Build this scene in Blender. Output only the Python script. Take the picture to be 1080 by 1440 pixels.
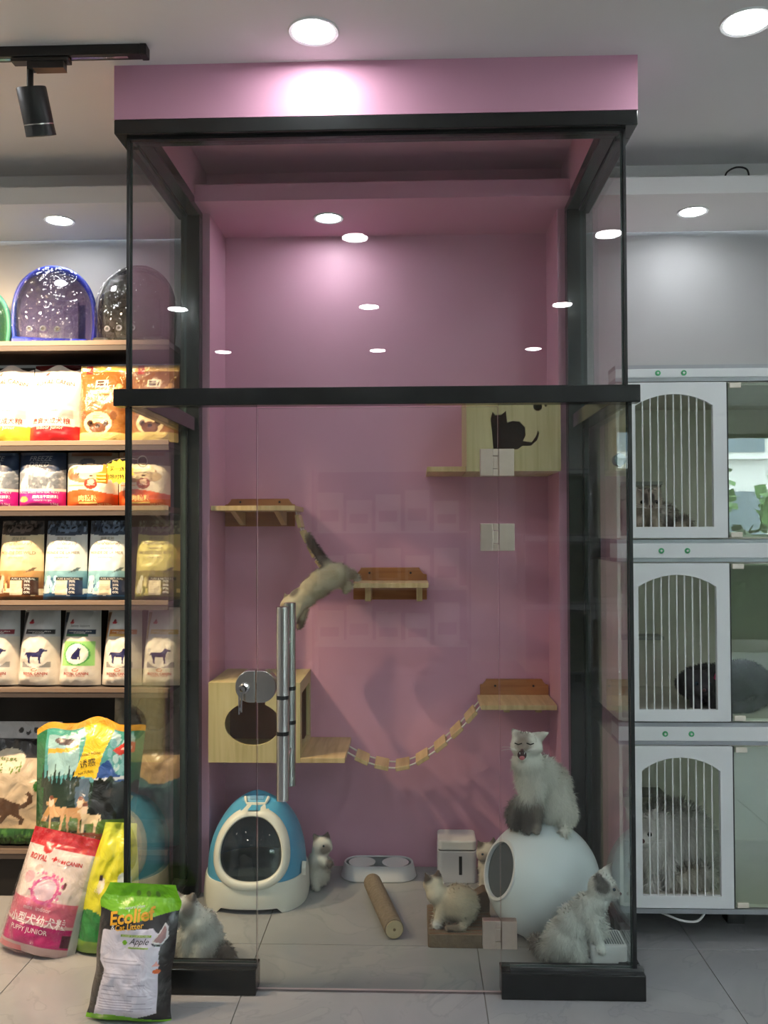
import bpy, bmesh, math, random
import numpy as np
from mathutils import Vector, Matrix, noise as mnoise

for _o in list(bpy.data.objects):
    bpy.data.objects.remove(_o)
SC = bpy.context.scene
COL = SC.collection

# ------------------------------------------------------------------ camera, world, exposure
def setup_camera():
    cd = bpy.data.cameras.new('camera'); co = bpy.data.objects.new('camera', cd); COL.objects.link(co)
    cd.sensor_fit = 'VERTICAL'; cd.sensor_height = 36.0; cd.lens = 1242.16 / 1440 * 36.0
    cd.clip_start = 0.05; cd.clip_end = 200
    yaw, pitch, roll = math.radians(-1.9494), math.radians(1.2822), math.radians(-0.1763)
    fw = Vector((math.sin(yaw)*math.cos(pitch), math.cos(yaw)*math.cos(pitch), math.sin(pitch)))
    rt = Vector((math.cos(yaw), -math.sin(yaw), 0)); up = rt.cross(fw)
    r2 = math.cos(roll)*rt + math.sin(roll)*up; u2 = math.cos(roll)*up - math.sin(roll)*rt
    m = Matrix((r2, u2, -fw)).transposed().to_4x4()
    m.translation = Vector((0.1239, -2.764, 1.4429)); co.matrix_world = m
    SC.camera = co
setup_camera()
SC.view_settings.view_transform = 'Standard'; SC.view_settings.look = 'None'
SC.view_settings.gamma = 1.0; SC.view_settings.use_curve_mapping = False
SC.view_settings.exposure = 0.58
DOWNLIGHT_L = 62.0        # radiance of the ceiling downlight discs
SOFFIT_L = 66.0           # radiance of the soffit downlight discs
SPOT_W = 88.0             # warm track heads
world = bpy.data.worlds.new('overcast_sky'); SC.world = world; world.use_nodes = True
_bg = world.node_tree.nodes['Background']
_bg.inputs['Color'].default_value = (0.80, 0.90, 1.0, 1); _bg.inputs['Strength'].default_value = 15.0

# ------------------------------------------------------------------ colours and materials
def lin(c):
    return c/12.92 if c <= 0.04045 else ((c+0.055)/1.055)**2.4
def rgb(r, g, b):
    return (lin(r/255), lin(g/255), lin(b/255), 1.0)
MATS = {}
def _base(name):
    m = bpy.data.materials.new(name); m.use_nodes = True
    nt = m.node_tree; b = nt.nodes['Principled BSDF']
    return m, nt, b
def mat(name, col, rough=0.5, metal=0.0, var=0.06, scale=6.0, bump=0.0, bscale=40.0, coat=0.0, emit=0.0, stretch=None, detail=4.0):
    """plain procedural surface: base colour broken up by noise, optional fine bump"""
    if name in MATS: return MATS[name]
    m, nt, b = _base(name)
    tc = nt.nodes.new('ShaderNodeTexCoord')
    n = nt.nodes.new('ShaderNodeTexNoise'); n.inputs['Scale'].default_value = scale; n.inputs['Detail'].default_value = detail
    src = tc.outputs['Object']
    if stretch:
        mp = nt.nodes.new('ShaderNodeMapping'); mp.inputs['Scale'].default_value = stretch
        nt.links.new(src, mp.inputs['Vector']); src = mp.outputs['Vector']
    nt.links.new(src, n.inputs['Vector'])
    cr = nt.nodes.new('ShaderNodeValToRGB')
    lo = [max(0, c*(1-var)) for c in col[:3]] + [1]; hi = [min(1, c*(1+var)) for c in col[:3]] + [1]
    cr.color_ramp.elements[0].position = 0.3; cr.color_ramp.elements[1].position = 0.7
    cr.color_ramp.elements[0].color = lo; cr.color_ramp.elements[1].color = hi
    nt.links.new(n.outputs['Fac'], cr.inputs['Fac']); nt.links.new(cr.outputs['Color'], b.inputs['Base Color'])
    b.inputs['Roughness'].default_value = rough; b.inputs['Metallic'].default_value = metal
    if coat: b.inputs['Coat Weight'].default_value = coat; b.inputs['Coat Roughness'].default_value = 0.08
    if emit:
        b.inputs['Emission Color'].default_value = col; b.inputs['Emission Strength'].default_value = emit
    if bump:
        n2 = nt.nodes.new('ShaderNodeTexNoise'); n2.inputs['Scale'].default_value = bscale; n2.inputs['Detail'].default_value = 3
        nt.links.new(src, n2.inputs['Vector'])
        bp = nt.nodes.new('ShaderNodeBump'); bp.inputs['Strength'].default_value = bump; bp.inputs['Distance'].default_value = 0.01
        nt.links.new(n2.outputs['Fac'], bp.inputs['Height']); nt.links.new(bp.outputs['Normal'], b.inputs['Normal'])
    MATS[name] = m; return m
def wood(name, c1, c2, rough=0.45, stretch=(3, 3, 60), scale=1.0):
    if name in MATS: return MATS[name]
    m, nt, b = _base(name)
    tc = nt.nodes.new('ShaderNodeTexCoord'); mp = nt.nodes.new('ShaderNodeMapping'); mp.inputs['Scale'].default_value = stretch
    n = nt.nodes.new('ShaderNodeTexNoise'); n.inputs['Scale'].default_value = scale; n.inputs['Detail'].default_value = 5; n.inputs['Distortion'].default_value = 0.6
    cr = nt.nodes.new('ShaderNodeValToRGB'); cr.color_ramp.elements[0].color = c1; cr.color_ramp.elements[1].color = c2
    cr.color_ramp.elements[0].position = 0.35; cr.color_ramp.elements[1].position = 0.65
    nt.links.new(tc.outputs['Object'], mp.inputs['Vector']); nt.links.new(mp.outputs['Vector'], n.inputs['Vector'])
    nt.links.new(n.outputs['Fac'], cr.inputs['Fac']); nt.links.new(cr.outputs['Color'], b.inputs['Base Color'])
    b.inputs['Roughness'].default_value = rough
    MATS[name] = m; return m
def glass(name, tint=(0.95, 0.975, 0.965, 1), f0=0.05, rough=0.0, gain=1.0, bump=0.0, bscale=30.0):
    """clear sheet: straight-through transparency with a Schlick-weighted mirror coat"""
    if name in MATS: return MATS[name]
    m = bpy.data.materials.new(name); m.use_nodes = True; nt = m.node_tree; nt.nodes.clear()
    out = nt.nodes.new('ShaderNodeOutputMaterial'); mix = nt.nodes.new('ShaderNodeMixShader')
    tr = nt.nodes.new('ShaderNodeBsdfTransparent'); tr.inputs['Color'].default_value = tint
    gl = nt.nodes.new('ShaderNodeBsdfGlossy'); gl.inputs['Roughness'].default_value = rough; gl.inputs['Color'].default_value = (1, 1, 1, 1)
    lw = nt.nodes.new('ShaderNodeLayerWeight'); lw.inputs['Blend'].default_value = 0.5
    pw = nt.nodes.new('ShaderNodeMath'); pw.operation = 'POWER'; pw.inputs[1].default_value = 5.0
    ma = nt.nodes.new('ShaderNodeMath'); ma.operation = 'MULTIPLY_ADD'; ma.inputs[1].default_value = (1-f0)*gain; ma.inputs[2].default_value = f0; ma.use_clamp = True
    nt.links.new(lw.outputs['Facing'], pw.inputs[0]); nt.links.new(pw.outputs[0], ma.inputs[0])
    nt.links.new(ma.outputs[0], mix.inputs[0]); nt.links.new(tr.outputs[0], mix.inputs[1]); nt.links.new(gl.outputs[0], mix.inputs[2])
    if bump:
        tc = nt.nodes.new('ShaderNodeTexCoord'); n2 = nt.nodes.new('ShaderNodeTexNoise'); n2.inputs['Scale'].default_value = bscale; n2.inputs['Detail'].default_value = 2
        vo = nt.nodes.new('ShaderNodeTexVoronoi'); vo.feature = 'DISTANCE_TO_EDGE'; vo.inputs['Scale'].default_value = bscale*0.5
        nt.links.new(tc.outputs['Object'], n2.inputs['Vector']); nt.links.new(n2.outputs['Color'], vo.inputs['Vector'])
        bp = nt.nodes.new('ShaderNodeBump'); bp.inputs['Strength'].default_value = bump; bp.inputs['Distance'].default_value = 0.05
        nt.links.new(n2.outputs['Fac'], bp.inputs['Height']); nt.links.new(bp.outputs['Normal'], gl.inputs['Normal'])
    nt.links.new(mix.outputs[0], out.inputs['Surface'])
    MATS[name] = m; return m
def attr_mat(name, rough=0.4, coat=0.0, bump=0.0, bscale=25.0, sheen=0.0):
    """colour comes from the printed colour attribute of the mesh"""
    if name in MATS: return MATS[name]
    m, nt, b = _base(name)
    a = nt.nodes.new('ShaderNodeAttribute'); a.attribute_name = 'Col'
    nt.links.new(a.outputs['Color'], b.inputs['Base Color']); b.inputs['Roughness'].default_value = rough
    if coat: b.inputs['Coat Weight'].default_value = coat; b.inputs['Coat Roughness'].default_value = 0.12
    if sheen: b.inputs['Sheen Weight'].default_value = sheen
    if bump:
        tc = nt.nodes.new('ShaderNodeTexCoord'); n2 = nt.nodes.new('ShaderNodeTexNoise'); n2.inputs['Scale'].default_value = bscale; n2.inputs['Detail'].default_value = 3; n2.inputs['Distortion'].default_value = 0.8
        nt.links.new(tc.outputs['Object'], n2.inputs['Vector'])
        bp = nt.nodes.new('ShaderNodeBump'); bp.inputs['Strength'].default_value = bump; bp.inputs['Distance'].default_value = 0.02
        nt.links.new(n2.outputs['Fac'], bp.inputs['Height']); nt.links.new(bp.outputs['Normal'], b.inputs['Normal'])
    MATS[name] = m; return m
def emitter(name, col, strength):
    if name in MATS: return MATS[name]
    m = bpy.data.materials.new(name); m.use_nodes = True; nt = m.node_tree; nt.nodes.clear()
    out = nt.nodes.new('ShaderNodeOutputMaterial'); e = nt.nodes.new('ShaderNodeEmission')
    e.inputs['Color'].default_value = col; e.inputs['Strength'].default_value = strength
    nt.links.new(e.outputs[0], out.inputs['Surface']); MATS[name] = m; return m
def tile_mat():
    m, nt, b = _base('polished_tile')
    tc = nt.nodes.new('ShaderNodeTexCoord'); oi = nt.nodes.new('ShaderNodeObjectInfo')
    ad = nt.nodes.new('ShaderNodeVectorMath'); ad.operation = 'ADD'
    sc = nt.nodes.new('ShaderNodeVectorMath'); sc.operation = 'SCALE'; sc.inputs['Scale'].default_value = 1.0
    nt.links.new(oi.outputs['Location'], sc.inputs[0])
    nt.links.new(tc.outputs['Object'], ad.inputs[0]); nt.links.new(sc.outputs[0], ad.inputs[1])
    n = nt.nodes.new('ShaderNodeTexNoise'); n.inputs['Scale'].default_value = 2.2; n.inputs['Detail'].default_value = 8; n.inputs['Distortion'].default_value = 1.8
    nt.links.new(ad.outputs[0], n.inputs['Vector'])
    cr = nt.nodes.new('ShaderNodeValToRGB'); e = cr.color_ramp.elements
    e[0].position = 0.30; e[0].color = rgb(146, 149, 152); e[1].position = 0.75; e[1].color = rgb(160, 162, 164)
    x = cr.color_ramp.elements.new(0.5); x.color = rgb(153, 155, 158)
    x = cr.color_ramp.elements.new(0.515); x.color = rgb(145, 148, 151)
    x = cr.color_ramp.elements.new(0.53); x.color = rgb(155, 157, 159)
    nt.links.new(n.outputs['Fac'], cr.inputs['Fac']); nt.links.new(cr.outputs['Color'], b.inputs['Base Color'])
    b.inputs['Roughness'].default_value = 0.16
    return m

# ------------------------------------------------------------------ mesh helpers
class MB:
    def __init__(s): s.v = []; s.f = []; s.mi = []
    def add(s, vs, fs, m=0):
        o = len(s.v); s.v += [tuple(p) for p in vs]; s.f += [tuple(i+o for i in f) for f in fs]; s.mi += [m]*len(fs); return s
    def box(s, x0, x1, y0, y1, z0, z1, m=0):
        return s.add([(x0,y0,z0),(x1,y0,z0),(x1,y1,z0),(x0,y1,z0),(x0,y0,z1),(x1,y0,z1),(x1,y1,z1),(x0,y1,z1)],
              [(0,3,2,1),(4,5,6,7),(0,1,5,4),(1,2,6,5),(2,3,7,6),(3,0,4,7)], m)
    def tube(s, pts, r, n=10, m=0, cap=True):
        pts = [Vector(p) for p in pts]; k = len(pts); rs = r if isinstance(r, (list, tuple)) else [r]*k
        vs = []; fs = []; prev = None
        for i, p in enumerate(pts):
            t = (pts[min(i+1, k-1)] - pts[max(i-1, 0)]).normalized()
            if prev is None:
                a = Vector((0,0,1)) if abs(t.z) < 0.9 else Vector((1,0,0)); nx = t.cross(a).normalized()
            else:
                nx = (prev - t*prev.dot(t)).normalized()
            prev = nx; ny = t.cross(nx)
            for j in range(n):
                an = 2*math.pi*j/n; vs.append(p + (nx*math.cos(an) + ny*math.sin(an))*rs[i])
        for i in range(k-1):
            for j in range(n):
                fs.append((i*n+j, i*n+(j+1)%n, (i+1)*n+(j+1)%n, (i+1)*n+j))
        if cap: fs.append(tuple(range(n))[::-1]); fs.append(tuple((k-1)*n+j for j in range(n)))
        return s.add(vs, fs, m)
    def lathe(s, prof, n=24, m=0, mat4=None, closed=False):
        vs = []; fs = []; k = len(prof)
        for (r, z) in prof:
            for j in range(n):
                an = 2*math.pi*j/n; p = Vector((r*math.cos(an), r*math.sin(an), z)); vs.append(mat4 @ p if mat4 else p)
        for i in range(k-1 if not closed else k):
            i2 = (i+1) % k
            for j in range(n): fs.append((i*n+j, i*n+(j+1)%n, i2*n+(j+1)%n, i2*n+j))
        if not closed:
            fs.append(tuple(range(n))[::-1]); fs.append(tuple((k-1)*n+j for j in range(n)))
        return s.add(vs, fs, m)
    def rbox(s, x0, x1, y0, y1, z0, z1, r, seg=4, m=0):
        """box with vertical edges rounded"""
        pts = []
        for cx, cy, a0 in ((x1-r, y1-r, 0), (x0+r, y1-r, 90), (x0+r, y0+r, 180), (x1-r, y0+r, 270)):
            for i in range(seg+1):
                a = math.radians(a0 + 90*i/seg); pts.append((cx+r*math.cos(a), cy+r*math.sin(a)))
        return s.prism(pts, z0, z1, m)
    def prism(s, pts, z0, z1, m=0, axis='z'):
        n = len(pts)
        def P(a, b, c):
            return (a, b, c) if axis == 'z' else ((a, c, b) if axis == 'y' else (c, a, b))
        vs = [P(a, b, z0) for a, b in pts] + [P(a, b, z1) for a, b in pts]
        fs = [tuple(range(n))[::-1], tuple(range(n, 2*n))] + [(i, (i+1)%n, n+(i+1)%n, n+i) for i in range(n)]
        return s.add(vs, fs, m)
    def ell(s, c, r, nu=18, nv=12, m=0, rot=None):
        vs = []; fs = []; c = Vector(c)
        if not isinstance(r, (tuple, list)): r = (r, r, r)
        for i in range(nv+1):
            th = math.pi*i/nv
            for j in range(nu):
                ph = 2*math.pi*j/nu
                p = Vector((r[0]*math.sin(th)*math.cos(ph), r[1]*math.sin(th)*math.sin(ph), r[2]*math.cos(th)))
                if rot: p = rot @ p
                vs.append(c+p)
        for i in range(nv):
            for j in range(nu): fs.append((i*nu+j, (i+1)*nu+j, (i+1)*nu+(j+1)%nu, i*nu+(j+1)%nu))
        return s.add(vs, fs, m)
    def plate(s, outer, holes, t0, t1, m=0, axis='y'):
        """flat plate with holes: 2D loops in (x,z), extruded along y from t0 to t1"""
        bm = bmesh.new(); es = []
        for lp in [outer]+holes:
            vs = [bm.verts.new((a, 0, b)) for a, b in lp]
            es += [bm.edges.new((vs[i], vs[(i+1)%len(vs)])) for i in range(len(vs))]
        bmesh.ops.triangle_fill(bm, edges=es, use_beauty=True)
        bm.verts.index_update()
        v0 = [(v.co.x, t0, v.co.z) for v in bm.verts]; v1 = [(v.co.x, t1, v.co.z) for v in bm.verts]; n = len(v0)
        fs = []
        for f in bm.faces:
            ix = [v.index for v in f.verts]
            nz = f.normal.y
            if nz > 0: ix = ix[::-1]
            fs.append(tuple(ix)); fs.append(tuple(i+n for i in ix[::-1]))
        bm.free(); s.add(v0+v1, fs, m)
        for lp in [outer]+holes:
            k = len(lp); s.add([(a, t0, b) for a, b in lp]+[(a, t1, b) for a, b in lp], [(i, (i+1)%k, k+(i+1)%k, k+i) for i in range(k)], m)
        return s
    def xf(s, M):
        s.v = [tuple(M @ Vector(p)) for p in s.v]; return s
    def build(s, name, mats, parent=None, smooth=False, bevel=0.0, loc=None, fix=True):
        me = bpy.data.meshes.new(name); me.from_pydata(s.v, [], s.f)
        if not isinstance(mats, (list, tuple)): mats = [mats]
        for m in mats: me.materials.append(m)
        if len(mats) > 1: me.polygons.foreach_set('material_index', s.mi)
        if fix:
            bm = bmesh.new(); bm.from_mesh(me); bmesh.ops.recalc_face_normals(bm, faces=bm.faces); bm.to_mesh(me); bm.free()
        if smooth:
            me.polygons.foreach_set('use_smooth', [True]*len(me.polygons))
            if smooth != 'all':
                try: me.set_sharp_from_angle(angle=math.radians(40))
                except Exception: pass
        me.update()
        o = bpy.data.objects.new(name, me); COL.objects.link(o)
        if parent: o.parent = parent
        if loc: o.location = loc
        if bevel:
            b = o.modifiers.new('bevel', 'BEVEL'); b.width = bevel; b.segments = 2; b.limit_method = 'ANGLE'
        return o
def tag(o, label=None, cat=None, group=None, kind=None):
    if label: o['label'] = label
    if cat: o['category'] = cat
    if group: o['group'] = group
    if kind: o['kind'] = kind
    return o
def thing(name, loc, label, cat, group=None, rot=(0,0,0), kind=None):
    o = bpy.data.objects.new(name, None); COL.objects.link(o); o.empty_display_size = 0.05
    o.location = loc; o.rotation_euler = rot
    return tag(o, label, cat, group, kind)
def struct(o): o['kind'] = 'structure'; return o
def copy_tree(o, parent=None):
    c = o.copy(); COL.objects.link(c); c.parent = parent
    for ch in list(o.children): copy_tree(ch, c)
    return c
def box(name, m, x0, x1, y0, y1, z0, z1, parent=None, bevel=0.0):
    return MB().box(x0, x1, y0, y1, z0, z1).build(name, m, parent, bevel=bevel)
def smoothpath(pts, n=6):
    """Catmull-Rom through pts"""
    P = [Vector(p) for p in pts]; out = []
    for i in range(len(P)-1):
        a = P[max(i-1,0)]; b = P[i]; c = P[i+1]; d = P[min(i+2, len(P)-1)]
        for k in range(n):
            t = k/n
            out.append(0.5*((2*b)+(c-a)*t+(2*a-5*b+4*c-d)*t*t+(3*b-a-3*c+d)*t**3))
    out.append(P[-1]); return out

# shared materials
M_pink = mat('pink_wall_paint', rgb(213, 158, 183), 0.5, var=0.03, scale=3)
M_ceil = mat('white_ceiling_paint', rgb(230, 230, 230), 0.8, var=0.02, scale=2)
M_grey = mat('grey_wall_paint', rgb(166, 167, 168), 0.8, var=0.02, scale=2)
M_shopwall = mat('pale_shop_wall_paint', rgb(226, 224, 218), 0.8, var=0.02, scale=2)
M_black = mat('black_painted_steel', rgb(36, 38, 38), 0.14, var=0.15, scale=9, bump=0.01, bscale=30)
M_tblack = mat('black_track_metal', rgb(20, 20, 21), 0.4, var=0.1)
M_glass = glass('clear_sheet_glass', f0=0.035)
M_edge = mat('glass_edge_green', rgb(58, 72, 70), 0.2, var=0.1)
M_seal = mat('dark_glass_seal', rgb(28, 31, 32), 0.35, var=0.1)
M_steel = mat('brushed_steel', rgb(200, 198, 194), 0.2, metal=1.0, var=0.02, scale=10)
M_chrome = mat('polished_chrome', rgb(205, 205, 205), 0.12, metal=1.0, var=0.03)
M_white = mat('white_plastic', rgb(226, 228, 228), 0.35, var=0.02)
M_wht2 = mat('white_lacquered_board', rgb(222, 226, 228), 0.4, var=0.02)
M_gstrip = mat('grey_aluminium_strip', rgb(150, 153, 158), 0.35, metal=0.6, var=0.05)
M_wood = wood('light_pine_board', rgb(190, 160, 112), rgb(214, 186, 138), stretch=(40, 3, 2))
M_woodv = wood('pale_birch_board', rgb(184, 168, 118), rgb(206, 190, 142), stretch=(40, 3, 2))
M_wooddk = wood('brown_pine_back_plate', rgb(158, 100, 55), rgb(184, 124, 72), stretch=(3, 3, 40))
M_darkwood = mat('dark_board_inside', rgb(136, 88, 62), 0.7, var=0.12)
M_rope = mat('white_cotton_rope', rgb(228, 222, 214), 0.8, var=0.05, bump=0.3, bscale=300)

# ================================================================== THE SETTING
ZC = 2.937
def build_floor():
    M_t = tile_mat(); M_gr = mat('dark_tile_joint', rgb(120, 118, 114), 0.8, var=0.1)
    fl = struct(box('floor', M_gr, -3.3, 5.6, -7.1, 1.1, -0.05, -0.0035))
    s = 0.757; h = s/2 - 0.0014
    proto = MB().box(-h, h, -h, h, -0.02, 0.0).build('tile', M_t, None, bevel=0.0008)
    me = proto.data; first = True
    for i in range(-4, 7):
        for j in range(-10, 2):
            cx = -0.42 + s*(i+0.5); cy = 0.35 + s*(j-0.5)
            if cx < -3.5 or cx > 5.3 or cy > 1.1: continue
            if first: t = proto; first = False
            else:
                t = proto.copy(); COL.objects.link(t)
            t.parent = fl; t.location = (cx, cy, 0.0)
build_floor()
struct(box('ceiling', M_ceil, -3.3, 5.6, -7.1, 0.86, ZC, ZC+0.1))
def soffit(name, x0, x1, m):
    mb = MB().box(x0, x1, 0.66, 1.079, 2.74, 2.76).box(x0, x1, 0.645, 0.66, 2.74, 2.807).box(x0, x1, 0.85, 0.87, 2.76, ZC)
    return struct(mb.build(name, m))
soffit('trim_1', -3.3, -0.832, M_ceil); soffit('trim_2', -0.83, 0.83, M_pink); soffit('trim_3', 0.832, 5.6, M_ceil)
struct(box('wall_back', M_grey, -3.3, 5.6, 1.085, 1.2, 0, ZC))
struct(box('wall_niche', M_pink, -0.82, 0.82, 1.078, 1.085, 0, 2.74))
struct(box('trim_4', M_pink, -0.81, -0.703, 0.782, 1.078, 0, 2.74))
struct(box('trim_5', M_pink, 0.703, 0.81, 0.782, 1.078, 0, 2.74))
struct(box('wall_left', M_shopwall, -3.4, -3.3, -7.1, 1.2, 0, ZC))
struct(box('wall_right', M_shopwall, 5.6, 5.7, -7.1, 1.2, 0, ZC))
def front_wall():
    W0, W1 = 2.35, 5.5
    mb = MB().box(-3.4, W0, -7.2, -7.1, 0, ZC).box(W1, 5.7, -7.2, -7.1, 0, ZC).box(W0, W1, -7.2, -7.1, 2.6, ZC).box(W0, W1, -7.2, -7.1, 0, 0.15)
    struct(mb.build('wall_front', M_shopwall))
    w = struct(MB().box(W0, W1, -7.16, -7.15, 0.15, 2.6).build('window_1', M_glass))
    fr = MB()
    for x in (W0, (W0*2+W1)/3, (W0+2*W1)/3, W1-0.05): fr.box(x, x+0.05, -7.18, -7.12, 0.15, 2.6)
    fr.box(W0, W1, -7.18, -7.12, 2.55, 2.6).box(W0, W1, -7.18, -7.12, 0.15, 0.2).build('window_frame', M_black, w)
front_wall()
# pink header box over the booth, hung from the ceiling
hd = MB().box(-0.83, 0.83, 0.0, 0.10, 2.763, ZC).box(-0.83, -0.732, 0.10, 0.645, 2.763, ZC).box(0.732, 0.83, 0.10, 0.645, 2.763, ZC).box(-0.83, -0.732, 0.661, 0.849, 2.761, ZC).box(0.732, 0.83, 0.661, 0.849, 2.761, ZC).box(-0.83, -0.732, 0.645, 0.661, 2.808, ZC).box(0.732, 0.83, 0.645, 0.661, 2.808, ZC)
struct(hd.build('trim_6', M_pink))
struct(box('trim_7', M_pink, -0.732, 0.732, 0.10, 0.85, ZC-0.006, ZC-0.001))

# ---- downlights
def downlight(x, y, z, L, mname, label, group=None, r=0.064):
    t = thing('ceiling_downlight', (x, y, z), label, 'downlight', group)
    MB().lathe([(r, 0.0), (r+0.012, 0.0), (r+0.010, -0.006), (r, -0.004)], 32, closed=True).build('trim_ring', M_white, t, smooth=True)
    MB().lathe([(0.0005, -0.002), (r, -0.002), (r, -0.0005), (0.0005, -0.0005)], 32).build('diffuser', emitter(mname, (0.96, 0.98, 1.0, 1), L), t)
    return t
XS = [-2.73, -1.45, -0.17, 1.105, 2.4, 3.7]; YS = [-0.17, -1.61, -2.99, -4.40]
for x in XS:
    for y in YS:
        lab = 'round ceiling downlight behind the camera, mirrored in the glass'
        grp = 'shop ceiling downlights outside the frame'
        if (x, y) == (-0.17, -0.17): lab, grp = 'bright round recessed downlight in front of the pink header', None
        elif (x, y) == (1.105, -0.17): lab, grp = 'bright round recessed downlight at the top right of the ceiling', None
        downlight(x, y, ZC, DOWNLIGHT_L, 'downlight_glow', lab, grp)
downlight(-1.342, 0.825, 2.74, SOFFIT_L, 'soffit_glow', 'round downlight in the soffit above the pet food shelves', r=0.05)
downlight(-0.224, 0.845, 2.74, SOFFIT_L, 'soffit_glow', 'round downlight in the pink soffit inside the glass booth', r=0.05)
downlight(1.259, 0.834, 2.74, SOFFIT_L, 'soffit_glow', 'round downlight in the white soffit above the cat cages', r=0.05)

# black cable loop on the soffit lip
c = MB().tube(smoothpath([(1.33,0.67,2.80),(1.335,0.655,2.825),(1.37,0.652,2.842),(1.41,0.655,2.835),(1.425,0.67,2.805)]), 0.0035, 8)
tag(c.build('loose_cable', M_tblack, smooth=True), 'thin black cable looping out over the soffit edge', 'cable')

# ---- track and spot head
def track():
    t = thing('lighting_track', (-1.95, -0.108, ZC), 'long black lighting track fixed along the ceiling left of the pink header', 'track')
    MB().box(-1.2, 1.24, -0.018, 0.018, -0.032, 0.0).build('rail', M_tblack, t, bevel=0.002)
    MB().box(1.24, 1.262, -0.020, 0.020, -0.035, 0.0).build('end_cap', M_tblack, t, bevel=0.003)
    MB().box(-1.2, 1.2, -0.006, 0.006, -0.033, -0.0321).build('conductor_slot', M_steel, t)
def spot_head(x, label, aim, tilt, power=1.0, cone=84):
    t = thing('track_spotlight', (x, -0.108, ZC-0.034), label, 'spotlight', 'track spotlights')
    MB().box(-0.05, 0.13, -0.017, 0.017, -0.012, 0.0).box(0.0, 0.115, -0.015, 0.015, -0.035, -0.012).build('adapter', [M_tblack], t, bevel=0.002)
    MB().box(0.02, 0.115, -0.0155, 0.0155, -0.036, -0.034).build('adapter_cover', mat('tan_adapter_label', rgb(120, 85, 62), 0.6), t)
    MB().tube([(0.005,0,-0.01),(0.005,0,-0.09)], 0.010, 10).build('stem', M_tblack, t, smooth=True)
    R = Matrix.Translation((0.008, 0, -0.085)) @ Matrix.Rotation(tilt[1], 4, 'Y') @ Matrix.Rotation(tilt[0], 4, 'X')
    hb = MB().lathe([(0.01,0.0),(0.043,0.0),(0.045,-0.004),(0.045,-0.105)], 28, mat4=R)
    h = hb.build('lamp_body', mat('black_spot_body', rgb(30,32,33), 0.45, var=0.1), t, smooth=True)
    MB().lathe([(0.0455,-0.105),(0.0455,-0.108),(0.044,-0.108)], 28, mat4=R).build('vent_ring', M_steel, h)
    MB().lathe([(0.045,-0.108),(0.046,-0.14),(0.040,-0.14),(0.036,-0.11)], 28, mat4=R, closed=True).build('snoot', mat('black_spot_body', rgb(30,32,33)), h, smooth=True)
    MB().lathe([(0.001,-0.118),(0.036,-0.118),(0.036,-0.116),(0.001,-0.116)], 20, mat4=R).build('lens', emitter('warm_spot_lens', rgb(255, 214, 160), 6.0), h)
    ld = bpy.data.lights.new('spot_lamp', 'SPOT'); ld.energy = SPOT_W*power; ld.color = (1.0, 0.70, 0.42); ld.spot_size = math.radians(cone); ld.spot_blend = 0.7; ld.shadow_soft_size = 0.03
    lo = bpy.data.objects.new('lamp_light', ld); COL.objects.link(lo); lo.parent = t
    tip = R @ Vector((0, 0, -0.15)); lo.location = tip
    d = Vector(aim) - (Vector((x, -0.108, ZC-0.034)) + tip); lo.rotation_euler = d.to_track_quat('-Z', 'Y').to_euler()
    return t
track()
spot_head(-1.06, 'black cylinder spotlight hanging from the ceiling track left of the pink header', (-1.36, 0.75, 1.30), (math.radians(24), math.radians(-4)), 0.7, 72)
spot_head(-1.62, 'black cylinder spotlight further left on the ceiling track, outside the frame', (-1.85, 0.80, 1.30), (math.radians(12), math.radians(0)), 1.5, 112)
spot_head(-2.50, 'black cylinder spotlight at the far left of the ceiling track, outside the frame', (-2.30, 0.9, 1.6), (math.radians(12), math.radians(0)), 1.6, 120)

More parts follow.
